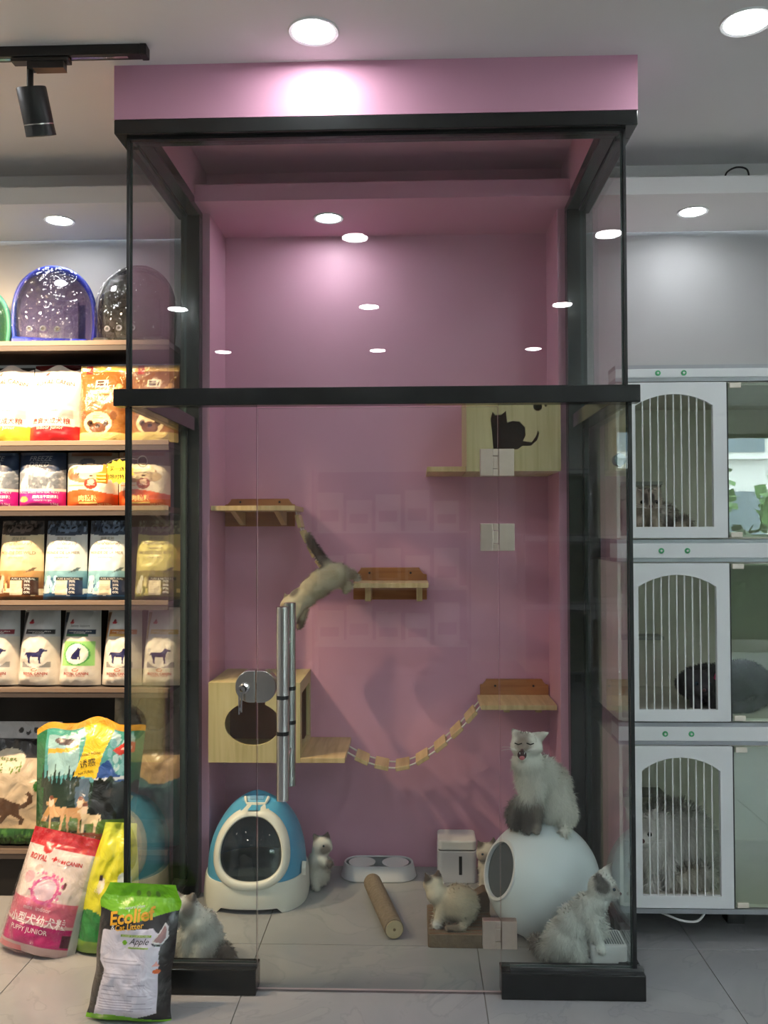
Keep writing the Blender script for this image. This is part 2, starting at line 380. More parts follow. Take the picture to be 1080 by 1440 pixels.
# ================================================================== GLASS BOOTH
YP = 0.7257
def pane(name, x0, x1, y0, y1, z0, z1, parent):
    mb = MB().box(x0, x1, y0, y1, z0, z1)
    o = mb.build(name, [M_glass, M_edge], parent)
    d = [x1-x0, y1-y0, z1-z0]; k = d.index(min(d))
    for p in o.data.polygons: p.material_index = 0 if abs(p.normal[k]) > 0.5 else 1
    return o
def booth():
    B = thing('glass_booth', (0, 0, 0), 'tall black-framed glass cat enclosure with a pink interior', 'enclosure')
    FB = lambda n, *a: box(n, M_black, *a, parent=B, bevel=0.003)
    # frame members
    FB('top_beam', -0.83, 0.83, 0.0, 0.10, 2.7165, 2.7625)
    for s in (-1, 1):
        a, b = sorted((s*0.732, s*0.83)); FB('top_beam', a, b, 0.1005, 0.78, 2.7165, 2.7625)
        a, b = sorted((s*0.732, s*0.808)); FB('post', a, b, YP, 0.781, 0.0, 2.716)
        a, b = sorted((s*0.742, s*0.812)); FB('middle_beam', a, b, 0.052, YP-0.001, 1.8443, 1.8994)
        a, b = sorted((s*0.765, s*0.83)); FB('base_beam', a, b, 0.081, YP-0.001, 0.0, 0.0788)
        x = -0.7935 if s < 0 else 0.803; MB().box(x-0.006, x+0.006, 0.028, 0.044, 0.0795, 1.8435).build('corner_seal', M_seal, B); x = s*0.7935
        MB().box(x-0.004, x+0.004, 0.028, 0.044, 1.8998, 2.716).build('corner_seal', M_seal, B)
        a, b = sorted((s*0.783, s*0.793))
        pane('side_pane', a, b, 0.046, YP-0.002, 1.90, 2.716, B); dx = 0.0 if s < 0 else 0.0105; pane('side_pane', a+dx, b+dx, 0.046, YP-0.013, 0.0792, 1.8438, B)
        MB().box(a-0.003, b+0.003, 0.10, YP-0.002, 2.708, 2.7164).build('glazing_channel', M_seal, B)
        a2 = s*0.788 + dx; MB().box(a2-0.011, a2+0.011, YP-0.012, YP-0.0005, 0.08, 1.8438).build('glazing_channel', M_seal, B)
    FB('middle_beam', -0.83, 0.83, 0.0, 0.05, 1.8443, 1.8994)
    FB('base_beam', -0.83, -0.374, 0.0, 0.08, 0.0, 0.0788); FB('base_beam', 0.388, 0.83, 0.0, 0.08, 0.0, 0.0788)
    MB().box(-0.79, 0.79, 0.026, 0.044, 2.708, 2.7164).build('glazing_channel', M_seal, B)
    M_al = mat('dull_steel_channel', rgb(120,122,124), 0.35, metal=0.8)
    for a, b in ((-0.83,-0.374),(0.388,0.83)):
        MB().box(a+0.03, b, 0.024, 0.046, 0.0789, 0.088).build('glazing_channel', M_al, B)
    pane('front_pane', -0.79, 0.79, 0.030, 0.040, 1.8996, 2.7158, B)
    pane('front_pane', -0.787, -0.3775, 0.030, 0.040, 0.0885, 1.8441, B)
    pane('front_pane', 0.3915, 0.796, 0.030, 0.040, 0.0885, 1.8441, B)
    # door with hinges and handle
    D = pane('door', -0.3745, 0.3885, 0.030, 0.040, 0.008, 1.838, B); D.data.materials[1] = mat('polished_door_edge', rgb(196, 178, 178), 0.2)
    M_h = mat('satin_nickel_hinge', rgb(205, 192, 178), 0.32, metal=0.85, var=0.04, scale=30)
    for z in (1.660, 1.4245, 0.1875):
        hb = MB()
        w0, w1 = 0.333, 0.439; g = 0.390
        hb.box(g+0.001, w1, 0.020, 0.050, z-0.043, z+0.043)
        hb.box(w0, g-0.018, 0.020, 0.050, z-0.043, z+0.043).box(g-0.018, g-0.001, 0.020, 0.050, z+0.021, z+0.043).box(g-0.018, g-0.001, 0.020, 0.050, z-0.043, z-0.021)
        h = hb.build('hinge', M_h, D, bevel=0.0015)
        # knuckle barrel goes into the same hinge mesh as a second shell
        MB().box(w0+0.036, g-0.001, 0.022, 0.048, z-0.020, z+0.020).build('hinge_knuckle', M_h, D, bevel=0.002)
    hm = MB()
    for y in (-0.045, 0.115):
        hm.tube([(-0.2825,y,0.620),(-0.2825,y,1.212)], 0.0192, 20)
    for z in (0.74, 1.09): hm.tube([(-0.2825,-0.045,z),(-0.2825,0.115,z)], 0.009, 10)
    H = hm.build('pull_handle', M_steel, D, smooth=True)
    for y in (-0.045, 0.115):
        for z in (0.825, 0.935): MB().lathe([(0.0197,z-0.006),(0.0197,z+0.006),(0.019,z+0.006),(0.019,z-0.006)], 20, mat4=Matrix.Translation((-0.2825,y,0)), closed=True).build('handle_ring', M_seal, D, smooth=True)
    # round lock case in two halves on the joint
    L = thing('lock', (-0.376, 0.035, 0.957), None, None); L.parent = B
    def half(sg):
        pts = []
        for i in range(17):
            a = math.radians(-90 + 180*i/16); pts.append((sg*(0.018 + 0.047*math.cos(a)) , 0.050*math.sin(a)))
        pts = [(sg*0.002, -0.050)] + pts + [(sg*0.002, 0.050)]
        return pts if sg > 0 else pts[::-1]
    for sg in (-1, 1):
        MB().prism(half(sg), -0.026, 0.022, axis='y').build('lock_case', M_steel, L, bevel=0.002)
    Rx = Matrix.Rotation(math.radians(90), 4, 'X')
    MB().lathe([(0.001,0.027),(0.014,0.027),(0.016,0.034),(0.011,0.040),(0.001,0.040)], 18, mat4=Matrix.Translation((-0.036,0,-0.004)) @ Rx).build('keyhole_collar', M_chrome, L, smooth=True)
    k = MB().lathe([(0.012,-0.0015),(0.012,0.0015),(0.006,0.0015),(0.006,-0.0015)], 16, closed=True, mat4=Matrix.Translation((-0.040,-0.052,-0.006)) @ Rx)
    k.box(-0.0425,-0.0375,-0.0535,-0.0505,-0.075,-0.018).box(-0.050,-0.046,-0.050,-0.047,-0.082,-0.010).box(-0.046,-0.043,-0.0535,-0.0505,-0.07,-0.06)
    k.build('key', M_chrome, L)
    for s in (1,):
        MB().tube([(s*0.770,0.062,1.668),(s*0.7825,0.062,1.668)], 0.022, 20).tube([(s*0.774,0.0405,1.668),(s*0.774,0.075,1.668)], 0.019, 18).build('glass_clamp', mat('grey_clamp', rgb(130,142,144), 0.35, metal=0.5), B, smooth=True)
booth()

# ================================================================== CAT CAGES (right)
def arch(x0, x1, z0, zs, zt, n=14):
    pts = [(x0, z0), (x1, z0)]
    c = (x0+x1)/2; hw = (x1-x0)/2; rise = zt-zs; R = (hw*hw + rise*rise)/(2*rise); zc = zt-R
    a0 = math.asin(hw/R)
    for i in range(n+1):
        a = a0 - 2*a0*i/n; pts.append((c + R*math.sin(a), zc + R*math.cos(a)))
    return pts
def cage(z0, z1, zr, label, zo, zsp, ztop, dx, bottom):
    X0, X1, Y0, Y1 = 0.845, 1.82, 0.405, 1.06
    t = thing('cat_cage', (X0, Y0, z0), label, 'cage', 'stacked white cat cages')
    T = Matrix.Translation((-X0, -Y0, -z0))
    def P(mb, n, m, par=t, **k): return mb.xf(T).build(n, m, par, **k)
    M_in = mat('grey_cage_lining', rgb(226, 223, 212), 0.6, var=0.04)
    w = 0.012
    bz = z0+0.004
    body = MB().box(X0, X0+w, Y0, Y1, bz, z1).box(X1-w, X1, Y0, Y1, bz, z1).box(X0+w, X1-w, Y1-w, Y1, bz, z1)
    P(body, 'body', M_in)
    P(MB().box(X0+w, X1-w, Y0+0.003, Y1-w, z0, z0+w), 'floor_board', M_in)
    P(MB().box(X0+w, X1-w, Y0+0.003, Y1-w, z1-w, z1), 'roof_board', M_in)
    P(MB().box(X0+w, 1.16, 0.95, Y1-w-0.002, z0+0.22, z0+0.235), 'ledge', mat('pale_ledge', rgb(170, 170, 166), .5), bevel=0.002)
    # front rails
    rail = P(MB().box(X0-0.004, X1, Y0-0.016, Y0+0.10, z1+0.015, zr-0.014), 'rail', M_wht2, bevel=0.002)
    P(MB().box(X0-0.004, X1, Y0-0.013, Y0+0.10, z1+0.001, z1+0.0148), 'rail_edge', M_gstrip)
    P(MB().box(X0-0.004, X1, Y0-0.013, Y0+0.10, zr-0.0138, zr), 'rail_edge', M_gstrip)
    for bx in (1.055, 1.146):
        zc = (z1+0.015+zr-0.014)/2
        Mx = Matrix.Translation((bx+dx-0.065, Y0-0.0165, zc)) @ Matrix.Rotation(math.radians(90), 4, 'X')
        b = P(MB().lathe([(0.001,0.0),(0.010,0.0),(0.0095,0.0025),(0.001,0.003)], 20, mat4=Mx), 'green_button', mat('green_button', rgb(70, 165, 110), 0.3, var=0.25, scale=120))
        P(MB().box(bx+dx-0.065-0.004, bx+dx-0.065+0.004, Y0-0.0205, Y0-0.0195, zc-0.0015, zc+0.0015).box(bx+dx-0.065-0.0015, bx+dx-0.065+0.0015, Y0-0.0205, Y0-0.0195, zc-0.004, zc+0.004), 'button_mark', M_white, b)
    if bottom:
        P(MB().box(X0-0.004, X1, Y0-0.013, Y0+0.10, z0-0.018, z0-0.001), 'rail_edge', M_gstrip)
        for fx in (0.875, 1.30, 1.76):
            P(MB().box(fx-0.03, fx+0.03, Y0+0.15, Y0+0.21, 0.0, z0-0.002), 'foot', M_tblack)
    # arched barred door
    dl, dr = 0.878+dx*0.5, 1.228+dx*0.5
    ol, orr = 0.908+dx*0.9, 1.180+dx*0.9
    outer = [(dl, z0+0.004), (dr, z0+0.004), (dr, z1-0.003), (dl, z1-0.003)]
    mb = MB().plate(outer, [arch(ol, orr, zo, zsp, ztop)], Y0-0.020, Y0-0.001)
    dd = P(mb, 'door', M_wht2, bevel=0.0012)
    c = (ol+orr)/2; hw = (orr-ol)/2; rise = ztop-zsp; R = (hw*hw+rise*rise)/(2*rise); zc = ztop-R
    for i in range(9):
        x = ol + (orr-ol)*(i+1)/10
        zt = zc + math.sqrt(R*R-(x-c)**2)
        P(MB().tube([(x, Y0-0.012, zo-0.002), (x, Y0-0.012, zt+0.002)], 0.0026, 8), 'bar', M_white, dd, smooth=True)
    # clear door beside it
    gl = MB().box(dr+0.008, X1-0.006, Y0-0.010, Y0-0.002, z0+0.006, z1-0.006)
    g = P(gl, 'glass_door', [glass('cage_glass', tint=(0.84, 0.89, 0.83, 1), f0=0.075)])
    P(MB().box(dr+0.0005, dr+0.0075, Y0-0.012, Y0-0.002, z0+0.004, z1-0.004), 'door_seal', M_seal)
    for cz in (z0+0.006, z1-0.024):
        P(MB().box(dr+0.012, dr+0.052, Y0-0.020, Y0-0.0105, cz, cz+0.018), 'glass_clip', mat('cream_clip', rgb(226, 220, 205), 0.4), g, bevel=0.002)
    return t
CAGES = []
CAGES.append(cage(1.414, 1.972, 2.032, 'top white cat cage with arched barred door holding a grey tabby', 1.457, 1.887, 1.927, 0.000, False))
CAGES.append(cage(0.770, 1.332, 1.4125, 'middle white cat cage with arched barred door holding the dark grey cat', 0.815, 1.246, 1.288, 0.006, False))
CAGES.append(cage(0.121, 0.690, 0.7685, 'bottom white cat cage with arched barred door holding a long-haired white cat', 0.166, 0.601, 0.648, 0.013, True))
cb = MB().tube(smoothpath([(0.95,0.46,0.098),(1.0,0.43,0.088),(1.06,0.41,0.072),(1.11,0.405,0.072),(1.14,0.42,0.09),(1.15,0.45,0.1)]), 0.004, 8)
tag(cb.build('white_cable', M_white, smooth=True), 'thin white cable sagging below the bottom cat cage', 'cable')

# ================================================================== LEFT SHELVING
SX0, SX1, SY0, SY1 = -2.6, -0.848, 0.70, 1.075
SHELF_Z = [2.205, 1.805, 1.545, 1.170, 0.825, 0.190]
def shelving():
    t = thing('display_shelf', (SX1, SY0, 0), 'dark metal display shelving with wood-tone shelf lips full of pet food', 'shelf')
    T = Matrix.Translation((-SX1, -SY0, 0))
    M_lip = wood('warm_grey_lip', rgb(126, 108, 94), rgb(142, 124, 108), stretch=(2, 40, 40))
    M_sd = mat('black_shelf_back', rgb(18, 17, 17), 0.6, var=0.2)
    M_shade = mat('dark_brown_shelf', rgb(60, 52, 48), 0.5)
    MB().box(SX0, SX1, SY1-0.012, SY1, 0.0, 2.17).xf(T).build('back_panel', M_sd, t)
    for z in SHELF_Z:
        MB().box(SX0, SX1, SY0+0.009, SY1-0.0125, z-0.022, z-0.001).xf(T).build('shelf_board', M_shade, t)
        l = MB().box(SX0, SX1, SY0, SY0+0.008, z-0.014, z+0.005).xf(T).build('shelf_lip', M_lip, t, bevel=0.001)
        MB().box(SX0, SX1, SY0+0.002, SY0+0.008, z-0.034, z-0.0145).xf(T).build('lip_shadow_strip', mat('dark_lip_shade', rgb(74, 66, 62), 0.5), l)  # dark strip: shade under the shelf lip put into the colour
    MB().box(SX0, SX1, SY0+0.03, SY0+0.05, 0.0, 0.166).xf(T).build('kick_board', M_sd, t)
    for x in (SX0, -1.75):
        MB().box(x, x+0.03, SY1-0.06, SY1-0.0125, 0.0, 2.17).xf(T).build('upright', M_sd, t)
shelving()

# ================================================================== BAGS
M_film = attr_mat('printed_bag_film', 0.38, coat=0.25, bump=0.18, bscale=14)
M_filmshiny = attr_mat('shiny_bag_film', 0.26, coat=0.6, bump=0.55, bscale=15)
def ink(r, g, b):
    return mat('ink_%d_%d_%d' % (r, g, b), rgb(r, g, b), 0.45, var=0.02)
class Canvas:
    def __init__(s, nu, nv, base):
        s.nu, s.nv = nu, nv
        s.U, s.V = np.meshgrid(np.linspace(0, 1, nu), np.linspace(0, 1, nv))
        s.C = np.zeros((nv, nu, 3)); s.C[:] = rgb(*base)[:3]
    def put(s, mask, c, a=1.0):
        c = np.array(rgb(*c)[:3]); s.C[mask] = s.C[mask]*(1-a) + c*a; return s
    def rect(s, u0, v0, u1, v1, c, a=1.0): return s.put((s.U >= u0) & (s.U <= u1) & (s.V >= v0) & (s.V <= v1), c, a)
    def ell(s, u, v, ru, rv, c, a=1.0): return s.put(((s.U-u)/ru)**2 + ((s.V-v)/rv)**2 <= 1, c, a)
    def ring(s, u, v, ru, rv, w, c):
        d = np.sqrt(((s.U-u)/ru)**2 + ((s.V-v)/rv)**2); return s.put((d <= 1) & (d >= 1-w), c)
    def poly(s, pts, c, a=1.0):
        m = np.zeros(s.U.shape, bool); n = len(pts)
        for i in range(n):
            x0, y0 = pts[i]; x1, y1 = pts[(i+1) % n]
            if y0 == y1: continue
            cr = ((y0 > s.V) != (y1 > s.V)) & (s.U < (x1-x0)*(s.V-y0)/(y1-y0) + x0); m ^= cr
        return s.put(m, c, a)
    def shape(s, sh, u, v, w, h, c, flip=False): return s.poly([(u+((1-x) if flip else x)*w, v+y*h) for x, y in sh], c)
    def below(s, fn, c, a=1.0): return s.put(s.V <= fn(s.U), c, a)
    def above(s, fn, c, a=1.0): return s.put(s.V >= fn(s.U), c, a)
    def grad(s, v0, v1, c0, c1):
        c0 = np.array(rgb(*c0)[:3]); c1 = np.array(rgb(*c1)[:3]); m = (s.V >= v0) & (s.V <= v1)
        t = ((s.V[m]-v0)/(v1-v0))[:, None]; s.C[m] = c0*(1-t)+c1*t; return s
    def speck(s, u0, v0, u1, v1, n, r, cols, seed=1):
        R = random.Random(seed)
        for _ in range(n): s.ell(R.uniform(u0, u1), R.uniform(v0, v1), r*R.uniform(.5, 1.3), r*R.uniform(.5, 1.3), R.choice(cols))
        return s
    def lines(s, u0, u1, v0, v1, n, c, seed=2, duty=0.35):
        R = random.Random(seed); dv = (v1-v0)/n
        for i in range(n):
            b = u0 + (u1-u0)*R.uniform(0.6, 1.0); s.rect(u0, v0+i*dv, b, v0+i*dv+dv*duty, c, 0.8)
        return s
DOG_STAND = [(0,.52),(.06,.70),(.14,.74),(.3,.72),(.55,.74),(.65,.82),(.70,.97),(.80,1.0),(.86,.93),(1,.88),(.98,.80),(.86,.77),(.80,.62),(.78,.45),(.77,.06),(.82,0),(.70,0),(.67,.40),(.45,.42),(.31,.45),(.27,.25),(.31,.04),(.34,0),(.22,0),(.18,.28),(.13,.45),(.10,.6),(.04,.48)]
DOG_SIT = [(.02,.08),(.12,.35),(.32,.6),(.48,.8),(.58,1.0),(.70,.98),(.85,.9),(.8,.8),(.76,.6),(.78,.3),(.84,.02),(.70,0),(.66,.28),(.58,.1),(.6,0),(.2,0)]
CAT_WALK = [(.02,.62),(.06,.78),(.12,.70),(.2,.72),(.24,.86),(.30,.74),(.5,.72),(.68,.60),(.78,.56),(.88,.66),(.90,.78),(.84,.84),(.90,.92),(.98,.82),(.97,.62),(.86,.48),(.76,.44),(.74,.3),(.84,.16),(.80,0),(.74,.02),(.76,.14),(.62,.28),(.58,.26),(.46,.04),(.38,0),(.36,.05),(.46,.22),(.36,.34),(.26,.30),(.16,.08),(.10,.08),(.18,.34),(.14,.52)]
def text_mesh(s, shear=0.0, bold=0.0, spacing=1.0):
    cu = bpy.data.curves.new('t', 'FONT'); cu.body = s; cu.size = 1.0; cu.align_x = 'CENTER'; cu.align_y = 'CENTER'; cu.shear = shear; cu.offset = bold; cu.space_character = spacing; cu.resolution_u = 2
    o = bpy.data.objects.new('t', cu); COL.objects.link(o)
    dg = bpy.context.evaluated_depsgraph_get(); me = o.evaluated_get(dg).to_mesh()
    vs = [(v.co.x, v.co.y) for v in me.vertices]; fs = [tuple(p.vertices) for p in me.polygons]
    o.evaluated_get(dg).to_mesh_clear(); bpy.data.objects.remove(o); bpy.data.curves.remove(cu)
    return vs, fs
TEXTC = {}
class Bag:
    """filled bag: front sheet S(u,v), v up; k = boxiness, seal = height of the flat crimped top"""
    def __init__(s, w, h, t, seed=0, k=4.0, topw=1.0, botw=1.0, seal=0.88, sealt=0.06, amp=0.006, sag=0.0, edge=None, topfn=None, base=0.75, skew=0.0):
        s.w, s.h, s.t, s.seed, s.k, s.topw, s.botw, s.seal, s.sealt, s.amp, s.sag, s.edge, s.topfn, s.base, s.skew = w, h, t, seed, k, topw, botw, seal, sealt, amp, sag, edge, topfn, base, skew
    def W(s, v):
        wv = s.botw + (s.topw - s.botw)*v + s.sag*math.sin(math.pi*min(1, v*1.1))
        if s.edge: wv += s.edge(v)
        return s.w*wv
    def T(s, v):
        a = min(1.0, v/0.10); f = s.base + (1-s.base)*math.sin(a*math.pi/2)
        if v > 0.35:
            q = min(1.0, (v-0.35)/(s.seal-0.35)); f *= (1-q*q*(1-s.sealt))
        return s.t*f
    def S(s, u, v, off=0.0, back=False):
        e = abs(2*u-1)**s.k; n = 0.0
        if s.amp:
            q = Vector((u*3.2+s.seed*7.3, v*4.5+s.seed*3.1, s.seed*1.7)); n = s.amp*(mnoise.noise(q)*1.2 + 0.5*mnoise.noise(q*2.7))
            n *= (1-e)
        x = (u-0.5)*s.W(v) + s.skew*v
        z = s.h*v
        if s.topfn: z += s.topfn(u)*max(0, (v-0.6)/0.4)
        T = s.T(v)*(1-e)
        if back: return (x, T*0.55, z)
        return (x, -T - n - off, z)
    def mesh(s, name, cv, parent, m, sidecol=None):
        nu, nv = cv.nu, cv.nv; vs = []; cols = []
        # u spacing is denser to the edges so the gusset is round
        us = np.linspace(0, 1, nu); vv = np.linspace(0, 1, nv)
        for j in range(nv):
            for i in range(nu):
                vs.append(s.S(us[i], vv[j])); cols.append(tuple(cv.C[j, i])+(1,))
        fs = [(j*nu+i, j*nu+i+1, (j+1)*nu+i+1, (j+1)*nu+i) for j in range(nv-1) for i in range(nu-1)]
        o = len(vs); nb = 9
        for j in range(nv):
            for i in range(nb):
                u = i/(nb-1); vs.append(s.S(u, vv[j], back=True)); cols.append(tuple(cv.C[j, 0 if i < nb//2 else nu-1])+(1,))
        fs += [(o+j*nb+i+1, o+j*nb+i, o+(j+1)*nb+i, o+(j+1)*nb+i+1) for j in range(nv-1) for i in range(nb-1)]
        # bottom closing strip
        for i in range(nb-1):
            u0 = int(round(i/(nb-1)*(nu-1))); u1 = int(round((i+1)/(nb-1)*(nu-1)))
            fs.append((u1, u0, o+i, o+i+1))
        me = bpy.data.meshes.new(name); me.from_pydata(vs, [], fs); me.materials.append(m)
        at = me.color_attributes.new('Col', 'FLOAT_COLOR', 'POINT'); at.data.foreach_set('color', np.array(cols, dtype=np.float32).ravel())
        me.polygons.foreach_set('use_smooth', [True]*len(me.polygons)); me.update()
        ob = bpy.data.objects.new(name, me); COL.objects.link(ob); ob.parent = parent
        s.obj = ob; return ob
    def text(s, body, u, v, wu, c, parent, name='lettering', shear=0.0, bold=0.0, rot=0.0, maxh=None, spacing=1.0, off=0.0018):
        key = (body, shear, bold, spacing)
        if key not in TEXTC: TEXTC[key] = text_mesh(body, shear, bold, spacing)
        vs, fs = TEXTC[key]
        if not vs: return None
        xs = [p[0] for p in vs]; ys = [p[1] for p in vs]; wx = max(xs)-min(xs); hy = max(ys)-min(ys); cx = (max(xs)+min(xs))/2; cy = (max(ys)+min(ys))/2
        k = wu*s.w/wx; ky = k
        if maxh and hy*k > maxh*s.h: ky = maxh*s.h/hy
        out = []; ca, sa = math.cos(rot), math.sin(rot)
        for x, y in vs:
            a, b = (x-cx)*k, (y-cy)*ky; a, b = a*ca-b*sa, a*sa+b*ca
            out.append(s.S(min(.995, max(.005, u+a/s.w)), min(.995, max(.005, v+b/s.h)), off))
        me = bpy.data.meshes.new(name); me.from_pydata(out, [], fs); me.materials.append(ink(*c)); me.update()
        ob = bpy.data.objects.new(name, me); COL.objects.link(ob); ob.parent = parent; return ob
def put(name, label, cat, group, bag, cv, loc, lean=0.0, rz=0.0, ry=0.0, m=None, part='pouch'):
    t = thing(name, loc, label, cat, group, rot=(-math.radians(lean), math.radians(ry), math.radians(rz)))
    bag.mesh(part, cv, t, m or M_film); return t
def UX(u, y=0.76): return -1.5535 + 0.00290*u + (y-0.76)*(-0.49 + 0.00073*u)   # shelf-front position from the left edge of the frame
RED = (196, 36, 40)

# ---- row 1
def row1():
    z = SHELF_Z[0+1] + 0.001; g = 'pet food bags on the second shelf from the top'
    def rc(u0, u1, sd, band, lab, tx, cn):
        w = (u1-u0)*0.0029; b = Bag(w, 0.315, 0.062, sd, k=3.2, topw=0.86, seal=0.92, amp=0.008, topfn=lambda u: -0.012*math.sin(u*9))
        cv = Canvas(56, 70, (226, 222, 214))
        cv.rect(0, 0.0, 1, 0.20, band); cv.rect(0.04, 0.20, 0.96, 0.36, (224, 208, 196)); cv.rect(0.5, 0.24, 0.9, 0.42, tuple(int(x*0.6+90) for x in band), 0.5)
        cv.below(lambda U: 0.12 + 0.10*np.abs(2*U-1), band); cv.rect(0, .885, 1, 1, (206, 198, 194)); cv.ell(0.30, 0.93, 0.05, 0.02, RED)
        cv.rect(0.1, 0.225, 0.92, 0.30, (236, 226, 216)); cv.ell(.33, .62, .09, .02, (214, 196, 150)); cv.ell(.62, .66, .06, .02, (214, 196, 150))
        t = put('pet_food_bag', lab, 'bag', g, b, cv, (UX((u0+u1)/2), 0.785, z), lean=5)
        b.text('ROYAL CANIN', .5, .79, .80, (150, 70, 40), t, bold=0.01)
        b.text(cn, .5, .262, .72, (160, 60, 50), t, bold=0.01); b.text('Indoor Junior', .5, .17, .5, (240, 230, 210), t)
        b.text('ROYAL CANIN', .5, .40, .3, (180, 120, 90), t)
    rc(-32, 45, 3, (206, 190, 60), 'white pet food bag with a yellow lower band at the left edge of its shelf', '', '室内犬成犬粮')
    rc(36, 112, 5, (190, 28, 36), 'white pet food bag with a bright red lower band', '', '贵宾犬成犬粮')
    b = Bag(0.225, 0.350, 0.05, 7, amp=0.006, k=3, seal=.97, sealt=.3); cv = Canvas(30, 40, (120, 22, 26)); cv.lines(.1, .9, .7, .98, 6, (156, 50, 40))
    put('red_pouch', 'dark red foil pouch standing behind the red-banded and gold bags', 'pouch', None, b, cv, (UX(88, 0.95), 0.95, z), m=M_filmshiny)
    def pug(u0, u1, sd, lab):
        w = (u1-u0)*0.0029; b = Bag(w, 0.318, 0.05, sd, k=5, seal=0.93, amp=0.005)
        cv = Canvas(60, 84, (140, 90, 42)); cv.rect(0, .92, 1, 1, (222, 176, 78)); cv.rect(0, 0, 1, .115, (228, 202, 128))
        cv.rect(.12, .89, .26, 1, (190, 46, 30)); cv.grad(.115, .40, (164, 112, 52), (150, 100, 46))
        cv.speck(.05, .55, .95, .9, 26, .014, [(226, 200, 150), (206, 160, 90)], sd)
        cv.ell(.86, .72, .06, .035, (232, 176, 120)); cv.ell(.78, .68, .04, .025, (232, 186, 130))
        cv.rect(.37, .70, .64, .80, (226, 214, 188)); cv.rect(.39, .715, .55, .785, (70, 40, 34)); cv.poly([(.56,.72),(.60,.78),(.62,.76),(.62,.72)], (60, 40, 30))
        cv.rect(.26, .615, .72, .665, (236, 210, 130))
        # pug face
        cv.ell(.47, .25, .34, .165, (150, 96, 48)); cv.ell(.47, .23, .29, .15, (232, 206, 160)); cv.ell(.16, .33, .07, .06, (120, 76, 40)); cv.ell(.78, .33, .07, .06, (120, 76, 40))
        cv.ell(.47, .17, .17, .075, (104, 64, 36)); cv.ell(.31, .23, .065, .04, (70, 44, 26)); cv.ell(.63, .23, .065, .04, (70, 44, 26)); cv.ell(.32, .235, .025, .016, (20, 14, 10)); cv.ell(.62, .235, .025, .016, (20, 14, 10))
        cv.ell(.47, .20, .05, .025, (40, 26, 18)); cv.lines(.36, .58, .28, .36, 4, (170, 120, 70)); cv.rect(0, 0, 1, .115, (228, 202, 128))
        t = put('dog_food_pouch', lab, 'pouch', 'gold pug pouches', b, cv, (UX((u0+u1)/2), 0.775, z), lean=3, m=M_filmshiny)
        b.text('Balanced', .47, .758, .14, (235, 225, 205), t); b.text('premium', .47, .565, .5, (240, 220, 170), t); b.text('natural  dog  food', .47, .52, .6, (240, 220, 170), t); b.text('v', .19, .95, .06, (240, 210, 150), t)
    pug(110, 177, 11, 'gold foil dog food pouch with a pug face, outside the glass beside the red bag'); pug(183, 250, 13, 'gold foil dog food pouch with a pug face, seen through the booth side glass')
row1()
